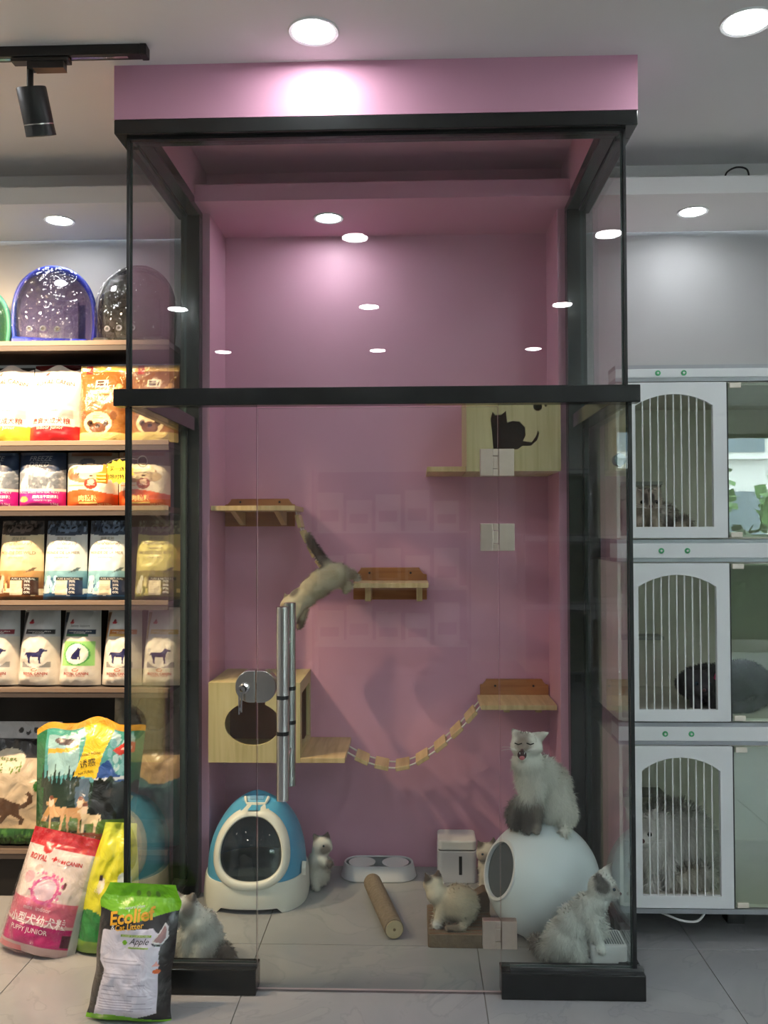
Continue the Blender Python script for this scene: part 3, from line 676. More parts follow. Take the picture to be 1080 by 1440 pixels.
# ---- row 2
def row2():
    z = SHELF_Z[2] + 0.001; g = 'pet food bags on the third shelf from the top'
    def fd(u0, u1, sd, lab):
        w = (u1-u0)*0.0029; b = Bag(w, 0.222, 0.055, sd, k=5, seal=0.95, sealt=.4, amp=0.004); cv = Canvas(60, 66, (30, 46, 74))
        cv.below(lambda U: 0.66 + 0.06*np.sin(U*7-1) + 0.05*U, (150, 158, 168)); cv.below(lambda U: 0.58 + 0.05*np.sin(U*9), (118, 126, 136)); cv.speck(0, .32, 1, .6, 60, .03, [(140, 146, 154), (104, 112, 122), (170, 174, 178)], sd)
        cv.rect(0, .285, 1, .335, (226, 216, 206)); cv.shape(DOG_SIT, .08, .33, .28, .30, (232, 222, 196)); cv.shape(DOG_SIT, .68, .33, .10, .13, (214, 206, 186))
        cv.rect(0, 0, 1, .29, (186, 34, 132)); cv.rect(.04, .235, .96, .242, (236, 200, 220)); cv.ell(.2, .14, .10, .055, (214, 160, 90)); cv.ell(.15, .13, .05, .03, (236, 196, 130))
        t = put('dog_food_bag', lab, 'bag', g, b, cv, (UX((u0+u1)/2), 0.785, z), lean=1)
        b.text('FREEZE', .52, .89, .48, (150, 154, 160), t, shear=.15, maxh=.09); b.text('DRIED', .50, .78, .42, (150, 154, 160), t, shear=.15, maxh=.09)
        b.text('FOR ALL BREEDS WITH REAL MEAT', .5, .262, .86, (240, 220, 230), t); b.text('鲜肉冻干双拼粮', .66, .185, .52, (250, 240, 245), t, bold=.02)
        b.text('natural recipe', .62, .12, .36, (240, 200, 225), t); b.text('2.5kg', .84, .05, .14, (240, 220, 230), t)
    fd(-45, 22, 21, 'navy and magenta dog food bag cut off by the left edge'); fd(24, 90, 22, 'navy and magenta freeze-dried dog food bag next to the orange bags')
    def orange(u0, u1, sd, lab):
        w = (u1-u0)*0.0029; b = Bag(w, 0.222, 0.055, sd, k=5, seal=0.95, sealt=.4, amp=0.004); cv = Canvas(64, 66, (226, 216, 200))
        cv.above(lambda U: .80 - .06*U, (110, 104, 98)); cv.rect(.1, .93, .9, .99, (104, 62, 36)); cv.ell(.45, .82, .15, .07, (46, 46, 54))
        cv.ell(.42, .60, .38, .16, (150, 118, 78)); cv.ell(.5, .64, .26, .15, (226, 206, 168)); cv.ell(.22, .55, .10, .07, (120, 88, 54)); cv.ell(.72, .54, .16, .09, (190, 166, 130)); cv.ell(.30, .60, .02, .02, (30, 22, 16)); cv.ell(.55, .56, .03, .02, (60, 40, 30))
        cv.rect(.08, .37, .40, .39, (226, 150, 60)); cv.below(lambda U: .26 + .05*np.sin(U*4), (216, 92, 36)); cv.ell(.55, .42, .13, .10, (150, 60, 40)); cv.ell(.55, .45, .07, .05, (226, 190, 160)); cv.rect(.33, .055, .68, .085, (240, 206, 120))
        t = put('dog_food_bag', lab, 'bag', g, b, cv, (UX((u0+u1)/2), 0.785, z), lean=1)
        b.text('肉粒粮', .5, .155, .36, (250, 220, 140), t, bold=.02); b.text('dog food', .55, .395, .16, (250, 240, 230), t); b.text('NET 1.5kg', .8, .035, .24, (250, 220, 150), t)
    orange(92, 164, 23, 'orange and white dog food bag with a sleeping puppy beside the navy bags'); orange(165, 238, 24, 'orange and white dog food bag behind the booth side glass')
    # yellow thumbs-up shelf sign
    t = thing('shelf_sign', (UX(165, .70), 0.692, z), 'yellow starburst shelf sign with an orange thumbs-up on a coiled wire', 'sign')
    M_y = mat('sign_yellow', rgb(240, 220, 60), 0.5); pts = []
    for i in range(28):
        a = 2*math.pi*i/28; r = 1.0 if i % 2 else 0.82; pts.append((0.012+0.062*r*math.cos(a), 0.138+0.050*r*math.sin(a)))
    MB().prism(pts, -0.002, 0.0, axis='y').build('card', M_y, t)
    M_o = mat('sign_orange', rgb(232, 130, 30), 0.5)
    th = MB().prism([(-0.075,.095),(-0.035,.090),(-0.030,.125),(-0.038,.135),(-0.038,.165),(-0.052,.168),(-0.056,.140),(-0.075,.135)], -0.005, -0.0025, axis='y').build('thumb', M_o, t, bevel=0.001)
    fm = MB()
    for i in range(3): fm.tube([(-0.078,-0.006,.100+i*.013),(-0.040,-0.006,.099+i*.013)], 0.006, 8)
    fm.build('finger', mat('sign_finger', rgb(244, 196, 60), 0.5), t, smooth=True)
    for body, zz in (('买一送一', .150), ('限时特惠', .118)):
        vs, fs = text_mesh(body, bold=0.01); xs = [p[0] for p in vs]; k = 0.078/(max(xs)-min(xs)); cx = (max(xs)+min(xs))/2; ys = [p[1] for p in vs]; cy = (max(ys)+min(ys))/2
        MB().add([((x-cx)*k+0.012, -0.0026, (y-cy)*k+zz) for x, y in vs], fs).build('lettering', ink(60, 50, 20), t, fix=False)
    MB().tube([(-.045+0.006*math.cos(i*.7), 0.003, .160+i*.0006) for i in range(8)]+smoothpath([(-.04,.003,.168),(-.01,.004,.185),(.05,.003,.19),(.085,.0,.185)]), 0.0025, 6).build('wire_arm', M_tblack, t, smooth=True)
    MB().tube([(.104+.019*math.cos(a*.3), 0.0, .178+.022*math.sin(a*.3)) for a in range(22)], 0.0016, 6).build('wire_coil', M_chrome, t, smooth=True)
row2()
# ---- row 3
def row3():
    z = SHELF_Z[3] + 0.001; g = 'wolf-eyed dog food bags on the fourth shelf'
    def wolf(u0, u1, sd, top, sky, mid, low, panel, lab, name2):
        w = (u1-u0)*0.0029; b = Bag(w, 0.322, 0.06, sd, k=3.6, topw=.90, seal=0.95, sealt=.15, amp=0.006); cv = Canvas(60, 100, sky)
        cv.grad(.36, .80, tuple(int(.75*a+.25*c) for a, c in zip(sky, mid)), sky)
        cv.above(lambda U: .83 - .03*np.sin(U*3.1), top); R = random.Random(sd)
        lt = tuple(min(255, int(c*1.5+24)) for c in top); dk = tuple(int(c*.5) for c in top)
        cv.speck(.02, .86, .98, .99, 70, .03, [lt, dk, top], sd); cv.ell(.42, .90, .10, .05, lt); cv.ell(.68, .90, .10, .05, lt); cv.poly([(.35,.915),(.47,.885),(.46,.91),(.40,.93)], (14, 14, 16)); cv.poly([(.75,.915),(.63,.885),(.64,.91),(.70,.93)], (14, 14, 16)); cv.ell(.55, .86, .06, .03, lt)
        cv.grad(.14, .36, low, mid); cv.speck(0, .1, .45, .28, 30, .04, [mid, low, tuple(min(255, c+50) for c in mid)], sd+1); cv.below(lambda U: .07+.02*np.sin(U*6+sd), low); cv.below(lambda U: .04, tuple(int(c*.6) for c in low))
        cv.poly([(.68,.33),(.86,.40),(.92,.40),(.86,.36)], tuple(int(c*.4+40) for c in mid))
        cv.shape(DOG_SIT, .05, .08, .26, .22, tuple(min(255, int(c*.4+140)) for c in mid))
        cv.rect(.40, .24, .94, .275, dk); cv.rect(.40, .055, .66, .24, (224, 212, 184)); cv.rect(.67, .055, .94, .24, panel)
        cv.lines(.42, .63, .07, .225, 7, (190, 174, 150), sd)
        t = put('dog_food_bag', lab, 'bag', g, b, cv, (UX((u0+u1)/2), 0.79, z), lean=5)
        ic = (150, 140, 116)
        b.text('源味天地', .5, .765, .34, ic, t); b.text('(PureNatural)', .5, .70, .62, ic, t, shear=.2); b.text('natural food', .5, .645, .3, ic, t)
        b.text(name2, .5, .585, .78, ic, t, maxh=.045); b.text('grain free recipe', .5, .525, .34, ic, t); b.text('PURE & NATURAL', .67, .257, .46, (230, 226, 214), t)
        for k2, s2 in enumerate(('70%', '20%', '7%', '0%')): b.text(s2, .76, .225-.045*k2, .12, (240, 236, 226), t, bold=.02, maxh=.03)
    wolf(-8, 58, 31, (66, 56, 50), (232, 216, 178), (200, 150, 90), (120, 74, 40), (70, 44, 34), 'brown and cream dog food bag with wolf eyes at the left end of its shelf', 'MONDE DES WILD')
    wolf(57, 120, 32, (66, 78, 96), (234, 236, 234), (140, 190, 200), (48, 92, 132), (34, 50, 84), 'white and blue dog food bag with wolf eyes next to the brown one', 'MONDE DE LA MER')
    wolf(119, 181, 33, (66, 78, 96), (234, 236, 234), (140, 190, 200), (48, 92, 132), (34, 50, 84), 'white and blue dog food bag with wolf eyes half behind the booth corner', 'MONDE DE LA MER')
    wolf(187, 252, 34, (70, 72, 58), (206, 196, 120), (130, 120, 70), (110, 112, 50), (104, 98, 56), 'olive green dog food bag with wolf eyes seen through the booth side glass', 'MONDE DES BOIS')
row3()
# ---- row 4
def row4():
    z = SHELF_Z[4] + 0.001; g = 'veterinary diet dog food bags on the fifth shelf'
    def vet(u0, u1, sd, band, band2, kind, lab, rz=0.0, dh=0.0, dx=0):
        w = (u1-u0)*0.0029; b = Bag(w, 0.312+dh, 0.07, sd, k=3.4, topw=.84, seal=0.97, sealt=.1, amp=0.007); cv = Canvas(62, 100, (226, 218, 204))
        cv.rect(0, .62, 1, 1, (206, 206, 206)); cv.rect(0, 0, .16, 1, (206, 202, 194)); cv.rect(.02, .58, .15, .93, tuple(int(c*.55+30) for c in band)); R = random.Random(sd)
        for _ in range(14): cv.rect(R.uniform(.02,.1), R.uniform(.55,.92), R.uniform(.08,.15), R.uniform(.55,.92)+.01, R.choice([(70,70,70),(160,160,158),band]), .5)
        cv.ell(.32, .80, .06, .022, (190, 50, 60)); cv.ell(.32, .825, .03, .02, (140, 40, 50))
        cv.poly([(.24,.68),(.90,.71),(.88,.775) if band2 else (.90,.74),(.24,.735)], band) if False else cv.rect(.22, .655, .92, .715, band)
        if band2: cv.rect(.22, .62, .80, .655, band2)
        if kind == 'green':
            cv.rect(.20, .25, .92, .56, (150, 214, 120)); cv.ell(.56, .40, .30, .145, (70, 160, 80)); cv.ell(.56, .40, .27, .13, (226, 236, 220)); cv.shape(DOG_SIT, .42, .33, .30, .15, (34, 34, 84))
        else:
            cv.rect(.24, .23, .88, .30, (150, 148, 144)); cv.rect(.24, .42, .32, .47, (190, 186, 180)); cv.ell(.56, .36, .30, .13, (228, 220, 208)); cv.shape(DOG_STAND, .30, .28, .52, .19, (34, 34, 84))
        cv.ell(.56, .195, .08, .02, (206, 120, 90)); cv.ell(.56, .20, .05, .012, (226, 214, 200))
        t = put('dog_food_bag', lab, 'bag', g, b, cv, (UX((u0+u1)/2+dx), 0.80, z), lean=6, rz=rz)
        b.text('ROYAL CANIN', .56, .15, .54, (176, 56, 40), t, bold=.015); b.text('veterinary diet', .58, .685, .56, (236, 232, 226), t, maxh=.02); b.text('CANINE', .58, .667, .3, (236, 232, 226), t, maxh=.02)
        b.text('made in france', .56, .125, .4, (190, 110, 90), t)
        if kind == 'green': b.text('Satiety Support', .56, .755, .5, (40, 60, 60), t); b.text('VETERINARY', .10, .40, .26, (120, 116, 110), t, rot=math.pi/2)
    vet(-38, 24, 41, (130, 40, 54), None, 'stand', 'white veterinary dog food bag with a maroon band, cut by the left edge', rz=-3)
    vet(20, 82, 42, (44, 44, 46), None, 'stand', 'white veterinary dog food bag with a black band', rz=-4)
    vet(78, 140, 43, (28, 48, 74), (40, 110, 66), 'green', 'white veterinary dog food bag with a sitting dog in a green square', rz=-5)
    vet(139, 198, 44, (190, 116, 44), (214, 170, 90), 'stand', 'white veterinary dog food bag with an orange band behind the booth corner', rz=-6)
    vet(196, 256, 45, (196, 170, 96), None, 'stand', 'white veterinary dog food bag with a tan band, seen through the booth side glass', rz=-6)
row4()
# ---- bottom deck and floor bags
def bottom():
    z = SHELF_Z[5] + 0.002
    # silver and black cat litter bag
    b = Bag(0.285, 0.475, 0.07, 51, k=4, seal=.86, amp=0.012, sealt=.05); cv = Canvas(80, 110, (196, 176, 146))
    cv.grad(.12, .70, (188, 166, 134), (206, 192, 168)); cv.rect(0, .70, 1, .86, (40, 40, 42)); cv.rect(0, .86, 1, 1, (176, 178, 182)); cv.above(lambda U: .86-.0*U, (176, 178, 182))
    cv.rect(.88, .10, 1, .86, (58, 44, 36)); cv.rect(0, 0, 1, .13, (44, 92, 40)); cv.speck(0, .0, 1, .13, 60, .02, [(30, 70, 30), (70, 120, 50)], 5)
    for u, v in ((.40, .925), (.51, .91), (.62, .93)): cv.ell(u, v, .035, .024, (16, 16, 16))
    cv.ell(.30, .68, .25, .10, (220, 212, 190)); cv.speck(.1, .58, .5, .70, 30, .012, [(110, 140, 60)], 3); cv.shape(CAT_WALK, -.12, .16, .86, .30, (84, 62, 44)); cv.ell(.80, .48, .085, .055, (52, 110, 44))
    t = put('cat_litter_bag', 'silver and black foil cat litter bag with a walking cat on the bottom shelf', 'bag', None, b, cv, (-1.47, 0.80, z), lean=6, m=M_filmshiny)
    b.text('NATURAL', .30, .69, .26, (90, 110, 60), t)
    # tall grey bag with a black roundel, behind the glass
    b = Bag(0.30, 0.60, 0.06, 52, k=4, seal=.95, amp=0.008, sealt=.2); cv = Canvas(50, 90, (126, 122, 106)); cv.ell(.60, .84, .26, .14, (48, 40, 34)); cv.ring(.80, .62, .08, .045, .25, (70, 66, 56)); cv.rect(0, .93, .25, 1, (60, 62, 60))
    t = put('litter_bag', 'grey-green bag with a large dark roundel behind the booth side glass', 'bag', None, b, cv, (-1.0, 0.93, z), lean=4, m=M_filmshiny)
    b.text('TOFU', .45, .66, .3, (90, 86, 72), t)
    # kraft and teal pouch
    b = Bag(0.215, 0.37, 0.06, 53, k=4, seal=.97, amp=0.01, sealt=.2); cv = Canvas(50, 70, (170, 148, 110)); cv.grad(.0, .35, (60, 100, 100), (70, 118, 120)); cv.rect(0, .35, 1, .66, (48, 88, 92)); cv.below(lambda U: .68+.05*np.sin(U*8), (60, 106, 110)); cv.above(lambda U: .74+.05*np.sin(U*6), (176, 150, 112)); cv.rect(0, .95, 1, 1, (90, 72, 56)); cv.rect(.1, .05, .9, .30, (110, 128, 128))
    t = put('litter_pouch', 'kraft and teal pouch on the bottom shelf behind the booth side glass', 'pouch', None, b, cv, (-0.925, 0.78, z), lean=5, m=M_filmshiny)
    # wolf bag on the floor
    b = Bag(0.40, 0.735, 0.10, 54, k=3.2, topw=1.04, botw=.80, seal=.96, amp=0.016, sealt=.15, topfn=lambda u: -0.035*abs(2*u-1)**2+0.012*math.sin(u*14))
    cv = Canvas(120, 170, (36, 66, 46)); cv.V = np.where(cv.V < .46, cv.V*.385/.46, .385+(cv.V-.46)*.615/.54); wv = lambda v: v*.46/.385 if v < .385 else .46+(v-.385)*.54/.615
    cv.grad(.64, 1, (84, 150, 160), (70, 160, 140)); cv.rect(0, .64, .10, 1, (40, 110, 70)); cv.rect(.90, .5, 1, 1, (38, 108, 72)); cv.poly([(.12,.92),(.42,.93),(.44,.70),(.14,.68)], (150, 192, 196)); cv.poly([(.13,.84),(.42,.86),(.42,.84),(.13,.81)], (206, 170, 60)); cv.ell(.28, .89, .09, .022, (90, 80, 80)); cv.speck(.65, .70, .9, .95, 26, .03, [(120, 180, 190), (170, 206, 210)], 2)
    cv.poly([(.62,.72),(.72,.78),(.80,.70),(.92,.67),(.9,.62),(.6,.62)], (40, 78, 150)); cv.poly([(.6,.66),(.9,.69),(.9,.67),(.6,.645)], (206, 214, 224)); cv.poly([(.74,.84),(.84,.90),(.93,.89),(.93,.83),(.80,.815)], (186, 54, 40)); cv.poly([(.80,.845),(.85,.875),(.90,.87),(.90,.85)], (220, 190, 180))
    cv.below(lambda U: .655+.015*np.sin(U*60)+.02*np.sin(U*19), (28, 48, 34)); cv.rect(.60, .40, .92, .65, (22, 26, 24)); cv.rect(.0, .40, .10, .68, (32, 82, 44)); cv.poly([(.42,.66),(.56,.66),(.58,.48),(.46,.50)], (74, 96, 116))
    for i in range(9): cv.poly([(.06+i*.045,.62),(.085+i*.045,.76-.03*(i % 3)),(.11+i*.045,.62)], (24, 44, 32))
    cv.poly([(.04,.40),(.22,.56),(.27,.56),(.12,.39)], (170, 130, 74)); cv.rect(0, .385, .95, .43, (74, 100, 40)); cv.ell(.42, .45, .10, .05, (72, 108, 40)); cv.rect(.58, .34, 1, .44, (76, 112, 36))
    for u, v, w_, h_, c_, fl in ((.14, .385, .26, .17, (196, 160, 116), True), (.35, .375, .22, .18, (186, 146, 100), False), (.48, .35, .24, .16, (214, 196, 160), True)): cv.shape(DOG_STAND, u, v, w_, h_, c_, fl)
    for u, v in ((.20, .54), (.50, .535), (.55, .50)): cv.ell(u, v, .03, .03, (222, 202, 176)); cv.ell(u, v+.02, .025, .012, (120, 74, 56))
    cv.below(lambda U: .385-.02*U, (120, 62, 36)); cv.below(lambda U: .365-.02*U, (70, 46, 34)); cv.below(lambda U: .30, (28, 34, 26)); cv.rect(.55, .17, .95, .28, (196, 158, 40)); cv.speck(.5, .10, .95, .28, 40, .02, [(170, 130, 30), (226, 196, 70), (30, 60, 30)], 4); cv.below(lambda U: .17, (34, 78, 34)); cv.speck(0, 0, 1, .17, 120, .014, [(22, 54, 24), (56, 108, 44)], 6)
    # yellow hourglass banner and golden rim
    hp = [(.42,.985),(.74,.985),(.70,.88),(.66,.80),(.62,.66),(.40,.68),(.46,.80),(.48,.88)]
    cv.poly(hp, (222, 190, 40)); cv.above(lambda U: .965+.0*U, (216, 160, 44))
    t = put('dog_food_bag', 'tall green dog food bag with a wolf pack and a yellow banner', 'bag', None, b, cv, (-1.115, 0.475, 0.002), lean=13, rz=4, m=M_filmshiny)
    b.text('WOLF HOWL', .545, wv(.795), .20, (70, 56, 20), t, rot=.12); b.text('诱惑', .525, wv(.745), .15, (60, 50, 20), t, rot=.12); b.text('NATURAL', .52, wv(.695), .15, (80, 66, 24), t, rot=.12)
    b.text('RANCH', .34, wv(.345), .46, (176, 172, 164), t, bold=.03, rot=-.03); b.text('LE DOG', .74, wv(.135), .3, (120, 150, 100), t)
    # yellow and green pouch
    b = Bag(0.205, 0.42, 0.06, 55, k=3.2, topw=.55, botw=1.0, seal=.96, amp=0.012, sealt=.1, sag=.12, skew=0.02); cv = Canvas(60, 90, (206, 208, 46)); cv.below(lambda U: .30+.03*np.sin(U*7), (52, 130, 66)); cv.below(lambda U: .10, (120, 160, 60)); cv.ell(.36, .52, .07, .06, (226, 220, 200)); cv.rect(.30, .56, .36, .60, (60, 40, 50)); cv.poly([(.66,.60),(.88,.66),(1.0,.20),(.86,.14)], (186, 204, 200)); cv.poly([(.70,.52),(.86,.56),(.90,.48),(.74,.44)], (90, 130, 110)); cv.grad(.85, 1, (206, 208, 46), (190, 206, 70))
    t = put('cat_litter_pouch', 'yellow and green pouch standing behind the apple cat litter bag', 'pouch', None, b, cv, (-0.952, 0.285, 0.002), lean=10, ry=2, m=M_filmshiny)
    b.text('豆腐', .30, .50, .16, (226, 226, 160), t, rot=1.2); b.text('cat', .55, .48, .14, (90, 80, 30), t, rot=.5)
    # pink puppy food bag, leaning back and to the right
    b = Bag(0.285, 0.388, 0.075, 56, k=3.0, topw=.92, seal=.90, amp=0.009, sealt=.15); cv = Canvas(90, 130, (222, 210, 206))
    cv.rect(0, .86, 1, 1, (186, 34, 44)); cv.ell(.34, .845, .075, .04, (200, 60, 60)); cv.rect(0, .26, 1, .44, (216, 116, 140)); cv.below(lambda U: .46-.02*np.sin(U*9), (206, 90, 124), .35); cv.rect(0, .075, 1, .235, (178, 26, 106)); cv.rect(0, 0, 1, .075, (206, 176, 176)); cv.rect(.0, .0, .4, .05, (220, 120, 130)); cv.rect(.86, .09, .94, .19, (80, 30, 60))
    cv.ring(.52, .52, .18, .115, .22, (206, 90, 150)); cv.speck(.32, .40, .72, .66, 46, .016, [(206, 80, 140), (222, 130, 170)], 3); cv.ell(.52, .52, .13, .085, (216, 190, 206)); cv.ell(.24, .60, .08, .05, (222, 170, 180)); cv.ell(.32, .68, .05, .03, (206, 180, 170)); cv.ell(.74, .58, .02, .03, (110, 60, 60)); cv.lines(.55, .8, .70, .74, 3, (190, 180, 180)); cv.rect(.94, 0, 1, .86, (196, 200, 202)); cv.speck(.44, .755, .66, .79, 14, .012, [RED], 9)
    t = put('puppy_food_bag', 'pink and white puppy food bag in clear wrap leaning at the lower left', 'bag', None, b, cv, (-1.185, 0.275, 0.002), lean=17, rz=-9, ry=8, m=M_filmshiny)
    b.text('ROYAL', .25, .765, .28, (190, 40, 44), t, bold=.02); b.text('CANIN', .76, .765, .20, (190, 40, 44), t, bold=.02); b.text('小型犬幼犬粮', .52, .275, .74, (244, 232, 236), t, bold=.02); b.text('PUPPY JUNIOR', .45, .185, .5, (240, 220, 228), t); b.text('mini  indoor', .5, .37, .36, (244, 226, 232), t)
    # clear wrap with a knotted neck
    wr = Bag(0.315, 0.43, 0.105, 57, k=2.6, topw=.82, seal=.97, amp=0.016, sealt=.25); cvw = Canvas(40, 54, (230, 230, 230)); wo = wr.mesh('clear_wrap', cvw, t, glass('crinkled_clear_film', tint=(0.97, 0.97, 0.97, 1), f0=0.035, rough=0.12, gain=0.5, bump=0.9, bscale=26)); wo.location = (0, 0.005, -0.001)
    # apple cat litter bag in front
    def edge(v): return (-.05*math.exp(-((v-.35)/.10)**2) + .05*math.exp(-((v-.86)/.05)**2) - (.14*max(0, (v-.88)/.12)) + .06*math.exp(-((v-.0)/.06)**2))
    b = Bag(0.243, 0.372, 0.055, 58, k=2.8, topw=.98, seal=.90, amp=0.008, sealt=.1, edge=edge, base=.45); cv = Canvas(120, 170, (26, 24, 26)); cv.V = np.where(cv.V < .65, cv.V/.885, .735+(cv.V-.65)*.265/.35); w2 = lambda v: v*.885 if v < .735 else .65+(v-.735)*.35/.265
    cv.poly([(.10,.04),(.12,.20),(.16,.42),(.08,.48),(.07,.60),(.07,.735),(.22,.74),(.72,.755),(.80,.72),(.84,.68),(.83,.56),(.86,.42),(.86,.14),(.86,.08),(.6,.03)], (214, 212, 226))
    cv.above(lambda U: .80+.04*np.abs(2*U-1)-.03*np.exp(-((U-.5)/.3)**2)+.02, (124, 196, 28)); cv.above(lambda U: .90+.0*U, (112, 186, 24))
    for u in (.46, .60, .73): cv.ell(u, .945, .032, .017, (96, 140, 40))
    cv.below(lambda U: .035+.02*np.sin(U*5), (122, 192, 34)); cv.rect(.34, .692, .72, .715, (130, 170, 40)); cv.ell(.40, .645, .032, .02, (112, 170, 40)); cv.rect(.45, .60, .70, .612, (170, 200, 120))
    cv.lines(.12, .80, .50, .585, 3, (150, 150, 170), 4, .16); cv.lines(.14, .66, .33, .50, 6, (150, 150, 170), 5, .14); cv.lines(.16, .46, .22, .32, 6, (140, 140, 162), 6, .18); cv.lines(.52, .84, .22, .32, 7, (140, 140, 162), 7, .18); cv.lines(.15, .82, .10, .20, 5, (140, 140, 162), 8, .14)
    cv.poly([(.73,.66),(.86,.79),(.90,.77),(.92,.70),(.86,.64),(.78,.625)], (206, 206, 206)); cv.poly([(.75,.66),(.86,.775),(.89,.75),(.89,.69),(.84,.645)], (150, 116, 116)); cv.poly([(.72,.645),(.86,.635),(.84,.62),(.76,.62)], (40, 40, 44)); cv.ell(.84, .415, .045, .02, (214, 100, 40)); cv.poly([(.78,.46),(.82,.50),(.86,.46)], (226, 160, 150))
    t = put('cat_litter_bag', 'black and white apple cat litter bag with a lime green top leaning on the booth', 'bag', None, b, cv, (-0.728, -0.140, 0.002), lean=15, ry=2.0, m=M_filmshiny)
    b.text('Ecolief', .44, w2(.820), .56, (228, 170, 40), t, bold=.03, rot=.16, maxh=.11); b.text('Cat Litter', .43, w2(.762), .36, (222, 168, 44), t, bold=.02, rot=.14); b.text('&', .22, w2(.752), .05, (220, 220, 220), t); b.text('natural plant', .46, w2(.868), .24, (226, 226, 226), t, rot=.14)
    b.text('Apple', .58, w2(.652), .24, (26, 24, 40), t, shear=.35); b.text('ECOLIEF BIODEGRADABLE', .53, w2(.703), .34, (226, 232, 200), t); b.text('flushable litter', .57, w2(.607), .2, (90, 130, 60), t)
bottom()

# ---- bubble cat carriers on the top shelf
def carriers():
    z = SHELF_Z[0] + 0.001
    M_wrap = glass('carrier_film', tint=(0.98, 0.98, 0.98, 1), f0=0.06, rough=0.10, gain=0.8, bump=1.0, bscale=26)
    def carrier(xc, y, w, h, shell, dome, lab, rz, lining):
        t = thing('bubble_carrier', (xc, y, z), lab, 'carrier', 'bubble cat carriers on the top shelf', rot=(0, 0, rz))
        a = w/2
        def prof(s): # half width at height s
            return a*max(0, 1-max(0, (s-.35)/.65)**2.6)**.5*(0.94+.06*min(1, s/.3))
        n = 26; vs = []; fs = []; NZ = 16
        def shellmesh(d0, d1, grow, zlo=0.0):
            vs = []; fs = []
            for i in range(NZ+1):
                s_ = zlo+(1-zlo)*i/NZ; r = prof(min(.9995, s_))*grow
                dd = d0 + (d1-d0)*max(0, 1-max(0, (s_-.25)/.75)**2.2)**.5
                for j in range(n+1):
                    an = math.pi*j/n; vs.append((-r*math.cos(an), -0.0 - dd*max(0, math.sin(an))**.8*(r/a) , h*s_*grow))
            for i in range(NZ):
                for j in range(n): fs.append((i*(n+1)+j, i*(n+1)+j+1, (i+1)*(n+1)+j+1, (i+1)*(n+1)+j))
            return vs, fs
        # rear hard shell (behind) and front clear dome
        v, f = shellmesh(0, -0.13, 1.0); MB().add(v, f).build('rear_shell', shell, t, smooth='all')
        v, f = shellmesh(0, 0.135, 0.97); MB().add(v, f).build('dome', dome, t, smooth='all')
        v, f = shellmesh(0.004, 0.150, 1.025); MB().add(v, f).build('film_wrap', M_wrap, t, smooth='all')
        ss = [1-(1-i/20)**2 for i in range(20)]
        rim = [(-prof(q), 0, h*q) for q in ss] + [(0, 0, h)] + [(prof(q), 0, h*q) for q in ss[::-1]]
        MB().tube([p for p in rim], 0.010, 8).build('rim', shell, t, smooth='all')
        MB().box(-a*.92, a*.92, -0.11, 0.12, 0.0, 0.035).build('base_tray', shell, t, bevel=0.01)
        for u in (-.45, -.12, .22):
            x = a*u; yy = -0.132*math.sqrt(max(0, 1-(x/a)**2))**.8-0.012
            Mx = Matrix.Translation((x, yy, 0.062)) @ Matrix.Rotation(math.radians(90), 4, 'X')
            g_ = MB().lathe([(0.006,0),(0.0125,0),(0.0125,0.004),(0.006,0.004)], 18, mat4=Mx, closed=True).build('vent_grommet', M_chrome, t, smooth=True)
            MB().lathe([(0.0005,0.0),(0.006,0.0),(0.006,0.002),(0.0005,0.002)], 14, mat4=Mx).build('vent_hole', M_tblack, g_)
        v, f = shellmesh(-0.02, -0.06, 0.955); MB().add(v, f).build('inner_lining', mat('carrier_lining_%d' % int(xc*-100), lining, .7), t, smooth='all')
        MB().box(-a*.45, a*.6, 0.0, 0.012, 0.036, h*.62).build('inner_pocket', mat('carrier_pocket_%d' % int(xc*-100), tuple(c*.6 for c in lining[:3])+(1,), .7), t, bevel=.004)
        MB().tube(smoothpath([(-.05,.02,h*.985),(-.03,.02,h*1.02),(.03,.02,h*1.02),(.05,.02,h*.985)]), 0.006, 8).build('carry_handle', M_tblack, t, smooth=True)
        return t
    d_b = glass('violet_dome', tint=(0.62, 0.60, 0.78, 1), f0=0.07, gain=0.8); d_k = glass('smoke_dome', tint=(0.55, 0.53, 0.46, 1), f0=0.07, gain=0.8); d_g = glass('teal_dome', tint=(0.35, 0.55, 0.5, 1), f0=0.07, gain=.8)
    carrier(-1.385, 0.885, 0.325, 0.352, mat('cobalt_shell', rgb(28, 56, 190), .35), d_b, 'cobalt blue bubble cat carrier with violet dome in clear film', 0.22, rgb(136, 130, 150))
    carrier(-1.035, 0.885, 0.325, 0.350, mat('charcoal_shell', rgb(50, 50, 48), .35), d_k, 'charcoal bubble cat carrier with smoky dome in clear film beside the booth', -0.05, rgb(104, 98, 84))
    carrier(-1.745, 0.885, 0.33, 0.28, mat('mint_shell', rgb(90, 170, 150), .35), d_g, 'mint bubble cat carrier cut off by the left edge of the photo', 0.0, rgb(150, 170, 130))
carriers()

